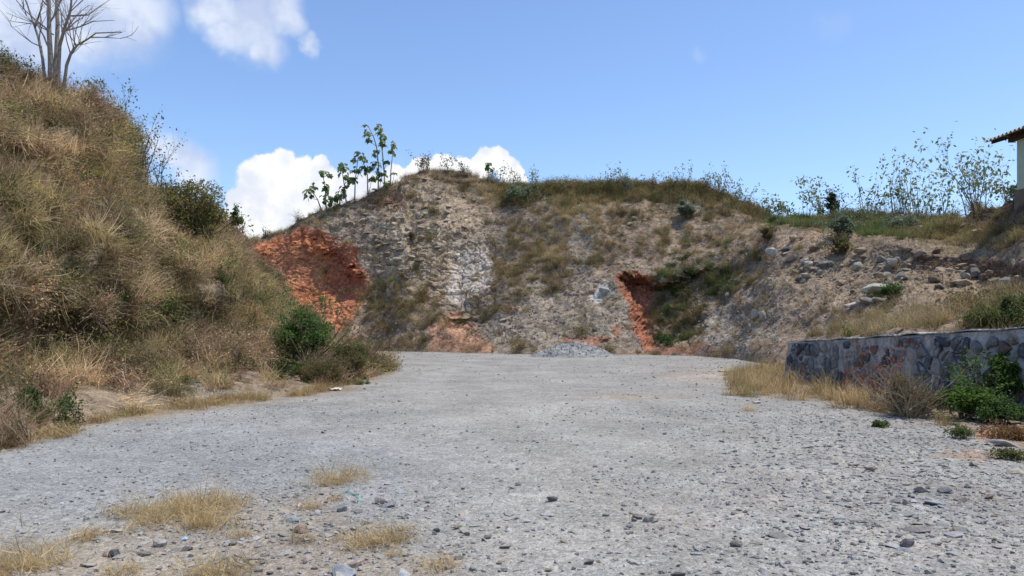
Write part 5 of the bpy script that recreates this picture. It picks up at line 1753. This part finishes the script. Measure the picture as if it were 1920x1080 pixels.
# --- young trees along the plateau skyline
YT = 'young trees along the plateau skyline'
SK = [(.22, .27, .11), (.26, .31, .15), (.17, .215, .09), (.31, .30, .16)]
for k, (px, py, top_, sp, nl, st, lab) in enumerate([
    (1437, 414, 362, .25, 130, 3, 'first young tree at the left end of the plateau'), (1462, 412, 372, .3, 120, 3, 'small grey leaved young tree right of the first one'),
    (1512, 412, 340, .28, 230, 4, 'leafy young tree behind the green crest grass'), (1535, 412, 360, .3, 150, 3, 'young tree touching the leafy one on its right'),
    (1480, 412, 380, .4, 90, 3, 'low sparse young tree in the gap of the green grass'),
    (1618, 408, 305, .07, 70, 2, 'slim bare stemmed young tree, left of the tall group'), (1630, 408, 318, .1, 60, 2, 'slim young tree with a few top leaves, just right of the slim bare one'),
    (1658, 406, 345, .15, 70, 2, 'short young tree with low leaves before the tall group'),
    (1675, 406, 300, .10, 150, 3, 'tall young tree with dark top leaves, leftmost of the dense group'), (1690, 407, 312, .12, 150, 3, 'forked young tree in the dense group'),
    (1705, 407, 305, .12, 150, 3, 'young tree with reddish top leaves in the dense group'), (1722, 407, 315, .12, 110, 3, 'thin young tree at the right of the dense group'),
    (1742, 408, 325, .14, 90, 3, 'sparse young tree between the dense group and the gap'), (1772, 409, 310, .22, 130, 2, 'dark stemmed young tree with open twigs before the large one'),
    (1650, 407, 370, .3, 50, 3, 'low twiggy young tree in front of the tall group'), (1755, 409, 365, .3, 60, 3, 'low twiggy young tree right of the dense group')]):
    b = on(BACK, px, py)
    wispy('young_tree', lab, 'tree', b, S(py - top_, b[1]) * .88, sp * .8, 200 + k, .27, int(nl * .75), SK, st, YT, (.21, .18, .15), 2, .22, (1, 3))
b = on(BACK, 1838, 402)
wispy('young_tree', 'largest young tree with fan shaped branches left of the house', 'tree', b, S(150, b[1]) * .78, .38, 230, .24, 430, SK, 7, YT, (.15, .125, .10), 3, .06, (2, 4))
b = on(BACK, 1812, 405)
wispy('young_tree', 'thin straight young tree left beside the largest one', 'tree', b, S(120, b[1]) * .9, .12, 231, .2, 130, SK, 2, YT, (.17, .145, .12), 2, .1, (2, 3))
b = on(BACK, 1893, 392)
wispy('young_tree', 'sparse young tree in front of the green house wall', 'tree', b, S(85, b[1]) * .85, .3, 232, .22, 150, SK, 3, YT, (.17, .145, .12), 2, .1, (2, 3))
for k in range(14):
    px = rnd.choice((1640, 1700, 1735, 1765, 1790, 1850, 1870)) + rnd.uniform(-18, 18)
    b = on(BACK, px, 408 if px < 1830 else 398)
    wispy('dry_shrub', 'leafless grey twiggy shrub between the young trees', 'shrub', b, S(rnd.uniform(28, 48), b[1]), .55, 260 + k, .12, 30, SK, 5, 'leafless twiggy shrubs on the plateau', (.22, .19, .16), 1, .08, (3, 4))

# --- plants by the wall
b = gpoint(1893, 782); bush('bush', 'tall bright green bush against the wall at the right edge', 'bush', (b.x + .1, b.y + .3, 0), S(38, b.y), S(125, b.y), 4200, .075, DEEP + LIME, 61, clumps=30, stems=14)
b = gpoint(1810, 786); bush('creeper', 'bright green creeper spreading at the foot of the wall', 'plant', (b.x, b.y, 0), S(52, b.y), S(62, b.y), 3600, .075, LIME, 62, clumps=28, stems=12)
b = gpoint(1880, 796); bush('creeper', 'dark green low creeper under the tall bright bush', 'plant', (b.x, b.y, 0), S(44, b.y), S(46, b.y), 2600, .06, DEEP, 63, clumps=22, stems=10)
b = gpoint(1775, 738); bush('weed', 'yellow green weed growing up the middle of the wall', 'weed', (b.x, b.y + .6, 0), S(22, b.y), S(60, b.y), 700, .06, LIME + OLIVE, 64, clumps=12, stems=8)
b = gpoint(1720, 785); bush('dry_bush', 'brown dry bush of thin stalks below the wall', 'bush', (b.x, b.y + .25, 0), S(62, b.y), S(92, b.y), 1700, .045, RUST, 65, twigcol=(.30, .24, .16), clumps=30, stems=70)
b = gpoint(1660, 772); wispy('weed', 'thin reddish weed with drooping tops before the wall', 'weed', (b.x, b.y + .3, 0), S(95, b.y), .3, 66, .06, 260, [(.30, .12, .075), (.26, .15, .08)], 7, twigcol=(.26, .15, .09))
b = gpoint(1690, 770); wispy('weed', 'rust red weed right of the thin reddish one', 'weed', (b.x, b.y + .3, 0), S(100, b.y), .25, 67, .06, 160, [(.30, .11, .06)], 5, twigcol=(.28, .15, .09))
b = gpoint(1605, 745); wispy('weed', 'reddish weed in front of the far half of the wall', 'weed', (b.x, b.y + .3, 0), S(62, b.y), .3, 68, .06, 160, [(.30, .13, .08)], 5, twigcol=(.26, .16, .10))
b = on(BACK, 1600, 630); wispy('weed', 'bright green weed above the middle of the wall coping', 'weed', b, S(28, b[1]), .6, 69, .09, 160, LIME, 6, depth=1)
b = on(BACK, 1665, 624); wispy('weed', 'second bright green weed above the coping, further right', 'weed', b, S(30, b[1]), .6, 70, .09, 160, LIME, 6, depth=1)
b = gpoint(42, 800); bush('weed', 'green leafy weed on the verge at the left edge', 'weed', (b.x, b.y + .2, 0), S(24, b.y), S(78, b.y), 900, .065, DEEP, 71, clumps=14, stems=7)
b = gpoint(1655, 802); bush('weed', 'small flat green weed at the yard edge below the dry bush', 'weed', (b.x, b.y, 0), S(20, b.y), S(12, b.y), 500, .04, DEEP + OLIVE, 72, clumps=10, stems=6)
b = gpoint(1885, 822); bush('weed', 'rust red mat of weed on the soil at the right edge', 'weed', (b.x, b.y, 0), S(44, b.y), S(22, b.y), 1500, .04, [(.30, .12, .06), (.22, .13, .06), (.16, .15, .05)], 73, clumps=18, stems=8)
b = gpoint(1890, 862); bush('weed', 'olive weed by the big pale slab at the right edge', 'weed', (b.x, b.y, 0), S(34, b.y), S(18, b.y), 900, .035, OLIVE + DEEP[:1], 74, clumps=14, stems=8)
b = gpoint(1800, 822); bush('weed', 'low green weed at the corner of the yard below the creeper', 'weed', (b.x, b.y, 0), S(26, b.y), S(22, b.y), 800, .035, DEEP + OLIVE, 75, clumps=12, stems=8)
b = gpoint(700, 700); wispy('weed', 'dark sprig with a red tip at the end of the left verge', 'weed', (b.x, b.y, 0), S(42, b.y), .2, 76, .12, 60, [(.05, .07, .04), (.3, .1, .07)], 3, depth=1)

# --- single straw tufts on the yard
TUFT = [grass_mesh('dry_grass_tuft', 500 + i, 200, .30, .13, 1.0, 1.0, .0024, STRAW0, STRAW1, M_LEAF, 4) for i in range(4)]
for k, (px, py, wpx, q, lab) in enumerate([
    (825, 1062, 92, 1.1, 'spiky straw grass tuft alone at the bottom of the yard'), (578, 952, 56, .95, 'pale straw tuft behind the light blue slab'), (566, 1012, 60, .75, 'brown straw tuft around the brown stone'),
    (395, 1076, 110, .9, 'large straw tuft at the bottom left of the yard'), (388, 985, 84, .95, 'straw tuft with tall stalks at the end of the trampled grass'), (690, 1018, 76, 1.0, 'wide straw tuft left of the spiky lone one'),
    (745, 1012, 48, 1.0, 'small straw tuft right of the wide one'), (630, 936, 34, 1.0, 'little straw tuft next to the green cord'), (60, 1066, 120, 1.0, 'big straw tuft in the bottom left corner'),
    (230, 1075, 110, 1.1, 'pale flattened straw tuft along the bottom left edge'), (740, 1042, 44, .9, 'thin straw sprig between the two tufts at the bottom'), (640, 905, 70, 1.1, 'low flat straw tuft on the far side of the green cord'),
    (1405, 772, 34, 1.1, 'small straw patch on the yard in front of the wall'), (455, 1005, 60, .9, 'straw tuft at the right end of the trampled mat'), (160, 1010, 80, 1.1, 'straw tuft on the far edge of the trampled mat')]):
    p = gpoint(px, py)
    o = bpy.data.objects.new('dry_grass_tuft', TUFT[k % 4])
    s = S(wpx, p.y) / .42
    o.location = p; o.scale = (s * rnd.uniform(.9, 1.5), s, s * (.6 if wpx > 56 else .9)); o.rotation_euler = (0, 0, rnd.uniform(0, 6.28)); o.color = (q * 1.45, q * 1.36, q * 1.15, 1)
    link(o); tag(o, lab, 'grass tuft', 'straw tufts on the yard')


def stalks(px, py, tops, label):
    p = gpoint(px, py); root = empty('grass_stalk', p); tag(root, label, 'grass stalk')
    for (tx, ty) in tops:
        mb = MB(); q = P(tx, ty, p.y) - p
        mb.tube([Vector((0, 0, -.02)), q * .5 + Vector((.01, 0, .01)), q], [.0028, .0022, .0012], (.50, .40, .24), 4)
        mb.build('stem', M_LEAF, root)


stalks(372, 975, [(390, 888), (376, 905), (410, 925)], 'tall thin straw stalks rising from the trampled grass')
stalks(548, 1018, [(545, 965), (588, 990)], 'thin straw stalks beside the brown stone')

# --- litter
def scrap(name, px, py, w, h, colr, label, cat, rough=.6, hill=None):
    p = gpoint(px, py) if hill is None else hill.at(px, py)[0]
    r = np.random.default_rng(int(px + py)); W = S(w, p.y); H = S(h, p.y)
    n = 9
    u, v = np.meshgrid(np.linspace(-.5, .5, n), np.linspace(-.5, .5, n))
    q = np.stack([u.ravel() * W, v.ravel() * W * .7, np.zeros(n * n)], 1)
    q[:, 2] = H * .5 + H * .6 * fbm(np.stack([u.ravel() * 4, v.ravel() * 4, 0 * u.ravel() + px], 1), 2, .5, 3)
    q[:, :2] += .16 * W * np.stack([fbm(np.stack([u.ravel() * 3, v.ravel() * 3, 0 * u.ravel() + px + s], 1), 2, .5, 5) for s in (5, 9)], 1)
    idx = np.arange(n * n).reshape(n, n)
    Fc = np.stack([idx[:-1, :-1], idx[:-1, 1:], idx[1:, 1:], idx[1:, :-1]], -1).reshape(-1, 4)
    me = np_mesh(name, q, Fc, None, stone_mat('scrap_' + name, None, 20, .1, colr, .12), True)
    o = link(bpy.data.objects.new(name, me)); o.location = p + Vector((0, 0, .01)); o.rotation_euler = (0, 0, r.uniform(-.5, .5))
    sol = o.modifiers.new('thickness', 'SOLIDIFY'); sol.thickness = .004
    tag(o, label, cat)


scrap('plastic_scrap', 207, 772, 26, 9, (.62, .60, .60), 'crumpled whitish plastic scrap on the edge of the left verge', 'litter')
scrap('plastic_scrap', 1343, 666, 16, 4, (.70, .70, .66), 'white scrap lying at the foot of the grey scree', 'litter')
scrap('plastic_scrap', 1356, 668, 9, 4, (.70, .70, .66), 'small white scrap right of the larger white scrap at the scree', 'litter')
scrap('plastic_scrap', 628, 732, 26, 5, (.60, .57, .52), 'pale flat scrap at the foot of the rust brown shrub', 'litter')
scrap('plastic_scrap', 547, 724, 8, 5, (.60, .12, .10), 'small red scrap on the verge below the green bush', 'litter')
scrap('plastic_scrap', 347, 1012, 10, 4, (.32, .55, .72), 'tiny light blue plastic scrap among the near stones', 'litter')
scrap('plastic_scrap', 1134, 656 - 20, 12, 3, (.62, .14, .10), 'small red scrap above the grey gravel heap', 'litter', hill=BACK)
scrap('wood_board', 1362, 697, 28, 4, (.46, .37, .22), 'tan piece of board on the ground left of the wall', 'board')
scrap('dark_debris', 1450, 689, 14, 6, (.06, .055, .05), 'black scrap on the weeds left of the wall end', 'litter')


def cord():
    pts = [(640, 925), (652, 923), (662, 927), (670, 930), (673, 936), (671, 942)]
    mb = MB(); q = [gpoint(x, y, .012 + .008 * (i % 2)) for i, (x, y) in enumerate(pts)]
    o0 = q[0].copy()
    # smooth the path
    path = []
    for i in range(len(q) - 1):
        for t in (0, .33, .66): path.append(q[i].lerp(q[i + 1], t) - o0)
    path.append(q[-1] - o0)
    mb.tube(path, [.0045] * len(path), (.06, .42, .33), 6)
    o = mb.build('green_cord', foliage_mat('green_plastic', None, .0)); o.location = o0
    tag(o, 'thin green plastic cord curled on the stones', 'cord')


cord()
print('tris', sum(len(m.polygons) for m in bpy.data.meshes))
